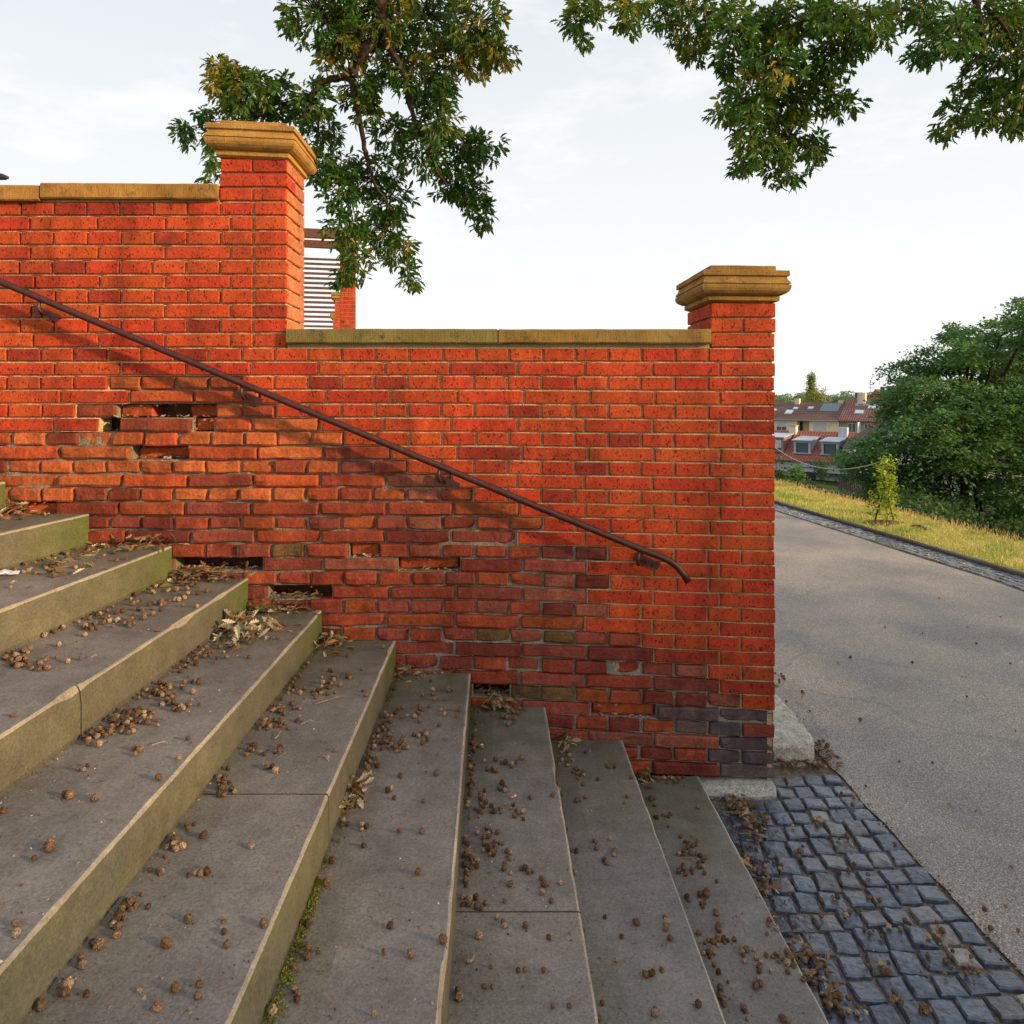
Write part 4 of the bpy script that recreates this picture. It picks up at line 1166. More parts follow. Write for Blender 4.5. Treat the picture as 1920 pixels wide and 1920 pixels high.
# hedge
hd = empty('hedge', P(1440, 906, 52)); tag(hd, 'long clipped dark green hedge running in front of the white houses', 'hedge')
h0 = Vector(hd.location); hr_ = random.Random(4); hm = MB()
A_, B_ = P(1400, 900, 56), P(1800, 950, 44)
for q in range(15000):
    u = hr_.random(); p = A_.lerp(B_, u); wz = hr_.random() ** .7
    x_ = hr_.uniform(-.6, .6); y_ = hr_.uniform(-.6, .6)
    c = Vector((p.x + x_, p.y + y_, p.z - 2.0 * (1 - wz) + .05 * noise.noise(Vector((p.x, p.y, 0)))))
    k_ = hr_.uniform(.7, 1.3)
    quadleaf(hm, c - h0, hr_.uniform(.06, .12), (.04 * k_, .12 * k_, .06 * k_), hr_, .5)
hm.build('foliage', M['treeleaf'], hd)
hb = MB()
for i in range(20):
    p = A_.lerp(B_, i / 20); q_ = A_.lerp(B_, (i + 1) / 20)
    vs = [(p.x - .3, p.y - .5, p.z - 3), (q_.x - .3, q_.y - .5, q_.z - 3), (q_.x - .3, q_.y - .5, q_.z - .15), (p.x - .3, p.y - .5, p.z - .15), (q_.x + .3, q_.y + .5, q_.z - .15), (p.x + .3, p.y + .5, p.z - .15)]
    hb.add([Vector(v) - h0 for v in vs], [(0, 1, 2, 3), (3, 2, 4, 5)], (.02, .045, .02))
hb.build('branches', M['bark'], hd)
# undergrowth on the slope
ug = MB(); ur = random.Random(31)
for q in range(24000):
    py_ = ur.uniform(905, 1040); px = ur.uniform(1450, 1960)
    Z = ur.uniform(17, 46); x = (px - CX) / F * Z; y = Z - D
    z = ground_h(x, y) + ur.random() ** 1.5 * (1.2 if px < 1650 else 3.0) * (.4 + .8 * abs(noise.noise(Vector((x * .4, y * .4, 0)))))
    k_ = ur.uniform(.5, 1.2)
    quadleaf(ug, Vector((x, y, z)), ur.uniform(.0022, .0042) * Z, (.035 * k_, .07 * k_, .018 * k_), ur, .3)
tag(ug.build('undergrowth', M['treeleaf']), kind='stuff', label='dark green undergrowth on the slope below the grass bank', cat='undergrowth')

def bush(px, py, Z, w_, h, cols, label, seed, group=None):
    b_ = P(px, py, Z); return small_tree('bush', b_, h, w_, 1100, .10, cols, label, 'bush', seed, .05, 'full', 26, group)
GC = [(.10, .22, .04), (.14, .27, .05), (.06, .15, .03)]
DG = [(.03, .08, .04), (.04, .09, .035)]
bush(1492, 901, 66, 1.5, 1.25, GC, 'bright green bush under the awning of the white house', 1)
bush(1537, 899, 68, 1.2, 1.8, DG, 'dark green bush beside the white door of the house', 2)
bush(1457, 898, 62, .7, .7, DG, 'small dark bush close to the brick pillar edge', 3)
bush(1596, 905, 60, 1.2, 1.8, DG, 'tall dark shrub in front of the dark house windows', 4)
PC = [(.22, .24, .06), (.15, .19, .05), (.28, .27, .08)]
small_tree('poplar_tree', P(1521, 770, 150), 7.5, 2.3, 3400, .20, PC, 'slender pale green poplar rising behind the brown roof', 'tree', 6, .12, 'col', 46)
small_tree('garden_tree', P(1527, 762, 146), 2.8, 3.6, 1500, .24, PC, 'low yellow green tree beside the foot of the poplar behind the roof', 'tree', 9, .12, 'full', 24)
thin = small_tree('sapling', P(1461, 902, 58), 3.4, 2.4, 170, .07, [(.12, .16, .06)], 'thin airy sapling in front of the white wall by the pillar edge', 'tree', 10, .03, 'round', 16)
# hill with woods, distance haze put into the pale greens
hm_ = MB(); xs_ = 40
P0 = P(1300, 900, 420); 
for j in range(2):
    for i in range(xs_ + 1):
        px = 1300 + 700 * i / xs_
        py = (752 + 4 * noise.noise(Vector((i * .4, 0, 0))) + max(0, (px - 1560) * .02)) if j else 800
        hm_.v.append(tuple(P(px, py, 430 + 60 * j)))
for i in range(xs_): hm_.f.append([i, i + 1, xs_ + 2 + i, xs_ + 1 + i]); hm_.c.append((.14, .22, .14, 1)); hm_.m.append(0)
tag(hm_.build('hills', M['turf']), kind='structure')
fw = MB(); fr = random.Random(12)
for q in range(70):
    px = fr.uniform(1380, 1720); c = P(px, 751 + fr.uniform(-3, 4) - (4 if px > 1485 else 0), 400 + fr.uniform(-20, 20)); s_ = fr.uniform(2.0, 4.0)
    for l_ in range(160):
        d = rv(fr) * s_; d.z = d.z * .8
        k_ = fr.uniform(.8, 1.2); quadleaf(fw, c + d, .7, (.20 * k_, .30 * k_, .20 * k_), fr, .2)
tag(fw.build('far_wood', M['treeleaf']), kind='stuff', label='wooded hill beyond the roofs, haze put into its pale colour', cat='wood')

# ================================================================== HOUSES
def house_root(name, px, Z, zref, ang, label, cat='house'):
    p = P(px, 740, Z); o = empty(name, (p.x, p.y, zref), -ang); return tag(o, label, cat)
def part(name, mat, parent, boxes=None, polys=None, cols=None):
    mb = MB()
    for b_ in boxes or []: mb.box(*b_[:6], b_[6] if len(b_) > 6 else (1, 1, 1))
    for (vs, fs, c) in polys or []: mb.add(vs, fs, c)
    return mb.build(name, mat, parent)
TH = R(42)
def roof_poly(x0, x1, y0, y1, ze, zr, yr, c=(1, 1, 1), t=.14):
    vs = [(x0, y0, ze), (x1, y0, ze), (x1, yr, zr), (x0, yr, zr), (x0, y1, ze), (x1, y1, ze),
          (x0, y0, ze - t), (x1, y0, ze - t), (x1, yr, zr - t), (x0, yr, zr - t), (x0, y1, ze - t), (x1, y1, ze - t)]
    return (vs, [(0, 1, 2, 3), (3, 2, 5, 4), (6, 9, 8, 7), (9, 10, 11, 8), (0, 6, 7, 1), (4, 5, 11, 10), (0, 3, 9, 6), (3, 4, 10, 9), (1, 7, 8, 2), (2, 8, 11, 5)], c)
WHT = (.72, .73, .76); CRM = (.78, .68, .46); OLV = (.38, .36, .20)
def window(parent, x, z, w_, h, y, shutter=0.0, frame=(.75, .76, .78), glassc=None):
    f = .07
    o = part('window', M['vc'], parent, [(x - w_ / 2, x - w_ / 2 + f, y - .06, y + .04, z, z + h, frame), (x + w_ / 2 - f, x + w_ / 2, y - .06, y + .04, z, z + h, frame),
        (x - w_ / 2 + f, x + w_ / 2 - f, y - .06, y + .04, z + h - f, z + h, frame), (x - w_ / 2 + f, x + w_ / 2 - f, y - .09, y + .04, z, z + f, frame), (x - .03, x + .03, y - .05, y + .04, z + f, z + h - f, frame)])
    part('pane', M['glass'], o, [(x - w_ / 2 + f, x + w_ / 2 - f, y - .02, y + .03, z + f, z + h - f)])
    if shutter:
        n = max(3, int(h * shutter / .12)); bs = []
        for i in range(n):
            z1 = z + h - f - i * (h * shutter / n); bs.append((x - w_ / 2 + f * .8, x + w_ / 2 - f * .8, y - .075, y - .025, z1 - h * shutter / n + .012, z1, (.55, .57, .60)))
        part('shutter', M['vc'], o, bs)
    return o
# --- front row house (red roof)
ZE, ZRG = H - (853 - 740) / F * 79, H - (812 - 740) / F * 88.0
fh = house_root('row_house', 1453, 82, -8.4, TH, 'white row house with red tiled roof and two grey zinc dormers'); oz = -8.4
fh.location.z -= .75; fh.location.x += .75
e_ = ZE - oz; r_g = e_ + 3.1
X0, X1 = -10, 9.2
part('wall', M['plaster'], fh, [(X0, X1, 0.3, 9, 0, e_ - .12, WHT), (X0, X1, .22, .3, e_ - .52, e_ - .12, (.82, .83, .85))])
rf = part('roof', M['red_tiles'], fh, polys=[roof_poly(X0, X1, -.35, 9.3, e_, r_g, 4.4)])
part('gutter', M['zinc'], rf, [(X0, X1, -.47, -.36, e_ - .12, e_ - .02, (.10, .11, .12))])
part('chimney', M['plaster'], rf, [(-.5, .3, 3.6, 4.3, r_g - 1.2, r_g + .55, (.70, .58, .46)), (-.6, .4, 3.5, 4.4, r_g + .55, r_g + .65, (.45, .30, .22))])
part('vent', M['zinc'], rf, [(5.0, 5.9, 3.5, 4.2, r_g - .9, r_g + .55, (.45, .52, .58)), (4.9, 6.2, 3.2, 3.4, r_g - 1.3, r_g - .85, (.45, .52, .58))])
def dormer(parent, x, w_, col, yf, zb, h, shut=False, side=None):
    side = side or col
    yb = yf + 2.7
    o = part('dormer', M['zinc'], parent, [(x - w_ / 2, x - w_ / 2 + .28, yf, yf + .2, zb, zb + h, col), (x + w_ / 2 - .28, x + w_ / 2, yf, yf + .2, zb, zb + h, col), (x - w_ / 2 + .28, x + w_ / 2 - .28, yf, yf + .2, zb + h - .22, zb + h, col),
         (x - w_ / 2 - .1, x + w_ / 2 + .1, yf - .12, yf + .15, zb - .15, zb, col)],
         [([(x - w_ / 2, yf + .02, zb), (x - w_ / 2, yf + .02, zb + h), (x - w_ / 2, yb, zb + h + .2)], [(0, 1, 2)], side), ([(x + w_ / 2, yf + .02, zb), (x + w_ / 2, yf + .02, zb + h), (x + w_ / 2, yb, zb + h + .2)], [(0, 1, 2)], side)])
    part('roof', M['zinc'], o, polys=[([(x - w_ / 2 - .15, yf - .25, zb + h + .0), (x + w_ / 2 + .15, yf - .25, zb + h), (x + w_ / 2 + .15, yb + .2, zb + h + .32), (x - w_ / 2 - .15, yb + .2, zb + h + .32),
         (x - w_ / 2 - .15, yf - .25, zb + h + .1), (x + w_ / 2 + .15, yf - .25, zb + h + .1), (x + w_ / 2 + .15, yb + .2, zb + h + .42), (x - w_ / 2 - .15, yb + .2, zb + h + .42)],
         [(0, 1, 2, 3), (4, 7, 6, 5), (0, 4, 5, 1), (1, 5, 6, 2), (2, 6, 7, 3), (3, 7, 4, 0)], (.42, .50, .56))])
    wn = part('window', M['vc'], o, [(x - w_ / 2 + .28, x + w_ / 2 - .28, yf + .04, yf + .10, zb, zb + .06, (.07, .04, .03)), (x - w_ / 2 + .28, x - w_ / 2 + .36, yf + .03, yf + .10, zb + .06, zb + h - .22, (.07, .04, .03)), (x + w_ / 2 - .36, x + w_ / 2 - .28, yf + .03, yf + .10, zb + .06, zb + h - .22, (.07, .04, .03))])
    if shut: part('shutter', M['vc'], wn, [(x - w_ / 2 + .3, x + w_ / 2 - .3, yf + .02, yf + .05, zb + .3, zb + h - .25, (.62, .64, .68))])
    part('pane', M['glass'], wn, [(x - w_ / 2 + .3, x + w_ / 2 - .3, yf + .08, yf + .12, zb + .04, zb + h - .2)])
ZC = (.36, .43, .48)
dormer(rf, 2.05, 1.85, ZC, .60, e_ + .85, 1.30)
dormer(rf, 5.0, 1.85, ZC, .60, e_ + .85, 1.30)
dormer(rf, -1.3, 2.6, (.30, .22, .21), .60, e_ + .95, 1.45, True, (.22, .15, .15))
aw = part('awning', M['zinc'], fh, polys=[([(1.9, -.1 + .3, e_ - .75), (7.0, .2, e_ - .75), (7.0, -1.5, e_ - 1.05), (1.9, -1.5, e_ - 1.05), (1.9, .2, e_ - .70), (7, .2, e_ - .70), (7, -1.5, e_ - 1.0), (1.9, -1.5, e_ - 1.0)], [(0, 1, 2, 3), (4, 7, 6, 5), (2, 6, 7, 3), (0, 3, 7, 4), (1, 5, 6, 2)], (.30, .33, .37))])
wz0 = e_ - 3.2
window(fh, 1.4, wz0 + .9, 1.0, 1.3, .30, 0, (.10, .05, .05)); window(fh, 2.8, wz0 + .2, 1.9, 2.1, .30); window(fh, 7.9, wz0 + .7, 1.1, 1.5, .30, 0, (.10, .05, .05))
dd = part('door', M['vc'], fh, [(4.5, 5.6, .18, .29, wz0 - .4, wz0 + 2.2, (.70, .72, .76))]); part('door_pane', M['glass'], dd, [(4.95, 5.15, .16, .18, wz0 + 1.5, wz0 + 1.7)])
# --- brown roofed neighbour
nh = house_root('row_house', 1453, 82, -8.4, TH, 'white row house with brown tiled roof half hidden behind the broad tree'); nh.location.z -= .75; nh.location.x += .75
part('wall', M['plaster'], nh, [(9.25, 22, .3, 9, 0, e_ - .12, (.66, .67, .72))])
r2 = part('roof', M['dark_tiles'], nh, polys=[roof_poly(9.25, 22, -.35, 9.3, e_, r_g - .02, 4.4)])
dormer(r2, 11.2, 2.8, ZC, .60, e_ + .95, 1.25)
window(nh, 10.4, wz0 + .9, 1.0, 1.5, .30, 0, (.10, .05, .05)); window(nh, 12.6, wz0 + .9, 1.2, 1.5, .30)
for xx in (11.5,): part('shutter', M['vc'], nh, [(xx - .12, xx + .12, .2, .29, wz0 + .1, wz0 + 2.2, (.06, .035, .045))])
# wooden fence in the garden
fc = empty('garden_fence', P(1572, 905, 62), -TH); tag(fc, 'dark brown vertical board fence in front of the white house', 'fence')
fm_ = MB(); 
for i in range(26): fm_.box(i * .15, i * .15 + .13, -.02, .02, -1.2, .75 + .05 * (i % 2), (.14, .10, .10))
fm_.build('board_panel', M['wood'], fc)
# white gable house behind the tree
gh = house_root('gable_house', 1600, 72, -8.6, R(18), 'white gable end wall glimpsed through the broad tree'); gz = 0
part('wall', M['plaster'], gh, [(0, 7.2, 0, 8, 0, 5.0, (.74, .75, .80)), (9.5, 17, -1, 8, 0, 3.2, (.70, .66, .58))], [([(0, 0, 5.0), (7.2, 0, 5.0), (3.6, 0, 7.4), (0, 8, 5), (7.2, 8, 5), (3.6, 8, 7.4)], [(0, 1, 2), (3, 5, 4)], (.74, .75, .80))])
part('roof', M['dark_tiles'], gh, polys=[([(-.3, -.3, 4.9), (3.6, -.3, 7.5), (3.6, 8.3, 7.5), (-.3, 8.3, 4.9), (7.5, -.3, 4.9), (7.5, 8.3, 4.9)], [(0, 1, 2, 3), (1, 4, 5, 2)], (1, 1, 1))])
window(gh, 4.6, 1.0, 1.2, 1.5, 0)
# --- cream block behind
ZB = 112.0; zb0 = -9.0; THB = R(40)
bh = house_root('terrace_block', 1453, ZB, zb0, THB, 'cream house block with brown roof, shutters and a recessed balcony')
eb = (H - (785.5 - 740) / F * ZB) - zb0; rb_ = (H - (753.5 - 740) / F * (ZB + 5)) - zb0
XM = 9.2
part('wall', M['plaster'], bh, [(-8, 3.3, 0, 9, 0, eb - .1, CRM), (5.05, XM, 0, 9, 0, eb - .1, CRM), (3.3, 5.05, 1.3, 9, 0, eb - .1, (.62, .50, .34)), (3.3, 5.05, 0, 1.3, 0, eb - 2.1, CRM)])
rB = part('roof', M['brown_tiles'], bh, polys=[roof_poly(-8, XM, -.5, 10.5, eb, rb_, 5.0)])
part('gutter', M['zinc'], rB, [(-8, XM, -.63, -.5, eb - .14, eb - .02, (.35, .37, .40))])
sl_ = (rb_ - eb) / 5.5
def onroof(x, u): return (x, -.5 + 5.5 * u, eb + (rb_ - eb) * u)
def skylight(parent, x, u0, u1, w_, glass=M['zinc'], col=(.62, .72, .80), fr=(.30, .32, .35)):
    a = onroof(x, u0); b_ = onroof(x, u1); up = .10
    o = part('skylight', M['zinc'], parent, polys=[([(x - w_ / 2 - .08, a[1], a[2] + up), (x + w_ / 2 + .08, a[1], a[2] + up), (x + w_ / 2 + .08, b_[1], b_[2] + up), (x - w_ / 2 - .08, b_[1], b_[2] + up),
        (x - w_ / 2 - .08, a[1], a[2] - .05), (x + w_ / 2 + .08, a[1], a[2] - .05), (x + w_ / 2 + .08, b_[1], b_[2] - .05), (x - w_ / 2 - .08, b_[1], b_[2] - .05)], [(0, 1, 2, 3), (0, 4, 5, 1), (0, 3, 7, 4), (1, 5, 6, 2), (2, 6, 7, 3)], fr)])
    part('pane', glass, o, polys=[([(x - w_ / 2, a[1] + .06, a[2] + up + .04), (x + w_ / 2, a[1] + .06, a[2] + up + .04), (x + w_ / 2, b_[1] - .06, b_[2] + up + .02), (x - w_ / 2, b_[1] - .06, b_[2] + up + .02)], [(0, 1, 2, 3)], col)])
skylight(rB, 1.6, .28, .50, 1.0); skylight(rB, 2.2, .55, .66, .6); skylight(rB, -.9, .45, .55, .6); skylight(rB, 4.4, .58, .70, .7)
skylight(rB, 7.2, .50, .90, 2.4, M['glass'])
part('chimney', M['plaster'], rB, [(1.6, 2.3, 4.2, 5, rb_ - .8, rb_ + .55, (.75, .55, .38))]); part('chimney', M['plaster'], rB, [(7.9, 8.6, 4.6, 5.4, rb_ - .3, rb_ + .3, (.70, .50, .33))])
window(bh, 1.0, eb - 1.75, 1.6, 1.4, 0, .55); window(bh, 6.6, eb - 1.75, 2.0, 1.4, 0, .95)
part('balcony_door', M['vc'], bh, [(3.35, 3.75, 1.15, 1.29, eb - 2.1, eb - .4, (.04, .04, .05))])
part('balcony', M['plaster'], bh, [(2.6, 5.1, -1.0, -.85, eb - 2.8, eb - 1.75, (.80, .70, .46)), (2.6, 2.75, -.85, 0, eb - 2.8, eb - 1.75, CRM), (4.95, 5.1, -.85, 0, eb - 2.8, eb - 1.75, CRM), (2.6, 5.1, -.85, 0, eb - 2.9, eb - 2.8, CRM)])
ch = house_root('terrace_block', 1453, ZB, zb0, THB, 'olive walled house with reddish brown roof, skylights and white framed windows')
part('wall', M['plaster'], ch, [(XM + .05, 22, .3, 9, 0, eb - .1, OLV), (12.0, 12.15, -1.5, .3, 0, eb - .2, (.72, .73, .75))])
rC = part('roof', M['red_tiles'], ch, polys=[roof_poly(XM + .05, 24, -.5, 10.5, eb, rb_ + .75, 5.0, (1, 1, 1))])
rC.data.materials[0] = M['rust_tiles'] if 'rust_tiles' in M else M['red_tiles']
window(ch, 10.9, eb - 1.75, 1.1, 1.35, .3); window(ch, 13.0, eb - 1.75, 1.0, 1.35, .3); window(ch, 14.9, eb - 1.75, 1.4, 1.35, .3)
rb_2 = rb_; rb_ = rb_ + .75
skylight(rC, 11.6, .28, .42, 1.1); skylight(rC, 13.2, .50, .66, 1.3); skylight(rC, 16.8, .25, .42, 1.2); skylight(rC, 17.6, .5, .68, 1.4)
part('chimney', M['plaster'], rC, [(10.9, 11.6, 3.4, 4.2, rb_ - 1.6, rb_ + .75, (.52, .50, .47)), (11.55, 11.95, 3.35, 4.2, rb_ - 1.0, rb_ + .7, (.80, .62, .38))])
part('flashing', M['zinc'], rC, [(10.7, 13.0, 3.0, 3.3, rb_ - 1.35, rb_ - .85, (.42, .48, .53))])
part('chimney', M['vc'], rC, [(9.9, 10.6, 6, 6.8, rb_ - 1.2, rb_ + .75, (.13, .09, .09))]); part('chimney', M['vc'], rC, [(13.3, 13.8, 6.4, 7.0, rb_ - .8, rb_ + 1.6, (.13, .09, .09))])
gz_ = rb_
part('gable', M['red_tiles'], rC, polys=[([(11.6, 5.2, gz_ - .4), (12.9, 5.2, gz_ + 1.25), (15.2, 5.2, gz_ - .6), (11.6, 8, gz_ - .4), (12.9, 8, gz_ + 1.25), (15.2, 8, gz_ - .6)], [(0, 2, 1), (0, 1, 4, 3), (1, 2, 5, 4)], (1, 1, 1))])
rb_ = rb_2
# antennas
def antenna(px, pyb, pyt, Z, label):
    a = P(px, pyb, Z); b_ = P(px, pyt, Z); o = empty('aerial', a); tag(o, label, 'aerial')
    m1 = MB(); m1.tube([(0, 0, -2), (0, 0, b_.z - a.z)], .05, 5, (.30, .27, .27)); m1.build('mast', M['zinc'], o)
    for (u, w_) in ((.72, .7), (.35, .45)):
        m2 = MB(); z = (b_.z - a.z) * u; m2.tube([(-w_ * .5, 0, z), (w_, .3, z - .08)], .035, 5, (.35, .32, .32))
        for k_ in range(5): m2.tube([(-w_ * .5 + k_ * w_ * .35, -.22, z), (-w_ * .5 + k_ * w_ * .35, .22, z)], .02, 4, (.35, .32, .32))
        m2.build('crossbar', M['zinc'], o)
antenna(1547.5, 750, 723, 114, 'tall thin television aerial above the brown roof'); antenna(1632, 765, 712, 116, 'thin television aerial beside the broad tree crown')
# ================================================================== FALLEN SEED BALLS, LEAVES, TWIGS
sr2 = random.Random(2024)
def ball_mesh(seed, stem):
    r_ = random.Random(seed); import bmesh
    bm = bmesh.new(); bmesh.ops.create_icosphere(bm, subdivisions=2, radius=1.0)
    for v in bm.verts:
        n_ = v.co.normalized(); k_ = 1 + r_.uniform(-.10, .14) + .12 * noise.noise(n_ * 2 + Vector((seed, 0, 0)))
        v.co = n_ * k_
    me = bpy.data.meshes.new('seed_ball'); 
    # spiky scales
    for f in list(bm.faces):
        if r_.random() < .55:
            c = f.calc_center_median(); tip = bm.verts.new(c * r_.uniform(1.06, 1.22)); vs = list(f.verts)
            bm.faces.remove(f)
            for i in range(3): bm.faces.new((vs[i], vs[(i + 1) % 3], tip))
    if stem:
        d = rv(r_); d.z = abs(d.z) * .3; d.normalize(); a = d.cross(Vector((0, 0, 1))).normalized() * .11; b_ = d.cross(a).normalized() * .11
        L = r_.uniform(1.6, 2.8); rg = []
        for (t_, k_) in ((.8, 1), (L, .8)):
            rg.append([bm.verts.new(d * t_ + a * k_ * math.cos(q * 2.09) + b_ * k_ * math.sin(q * 2.09) - Vector((0, 0, .35 * (t_ - .8)))) for q in range(3)])
        for q in range(3): bm.faces.new((rg[0][q], rg[0][(q + 1) % 3], rg[1][(q + 1) % 3], rg[1][q]))
        bm.faces.new(rg[1])
    bm.to_mesh(me); bm.free()
    ca = me.color_attributes.new('col', 'FLOAT_COLOR', 'CORNER')
    v = r_.choice((.55, .75, .9, 1.05, 1.3)); base_c = (.20 * v, .115 * v, .062 * v) if seed % 3 else (.30 * v, .20 * v, .12 * v)
    buf = []
    for p in me.polygons:
        k_ = .65 + .6 * r_.random(); buf.extend([base_c[0] * k_, base_c[1] * k_, base_c[2] * k_, 1] * p.loop_total)
    ca.data.foreach_set('color', buf)
    me.materials.append(M['seed']); return me
BM = [ball_mesh(i, i % 3 == 1) for i in range(16)]
def step_of(px, py):
    """the tread (index) or the ground under that line of sight: (point, index)"""
    for i in range(1, len(ST)):
        z = ST[i][2]
        if py <= CY: continue
        p = on_plane(px, py, z)
        if p.y > -.012: continue
        if nose(i - 1, p.y) + .012 < p.x < nose(i, p.y) - .010: return p, i
    p = on_plane(px, py, .006)
    if p.x > nose(len(ST) - 1, p.y) + .02 and (p.y < -.05 or p.x > 1.36): return p, 99
    return None, None
ORD = {2: 'topmost', 3: 'second', 4: 'third', 5: 'fourth', 6: 'fifth', 7: 'sixth', 8: 'seventh', 9: 'eighth', 10: 'ninth', 11: 'lowest', 1: 'topmost'}
spots = []
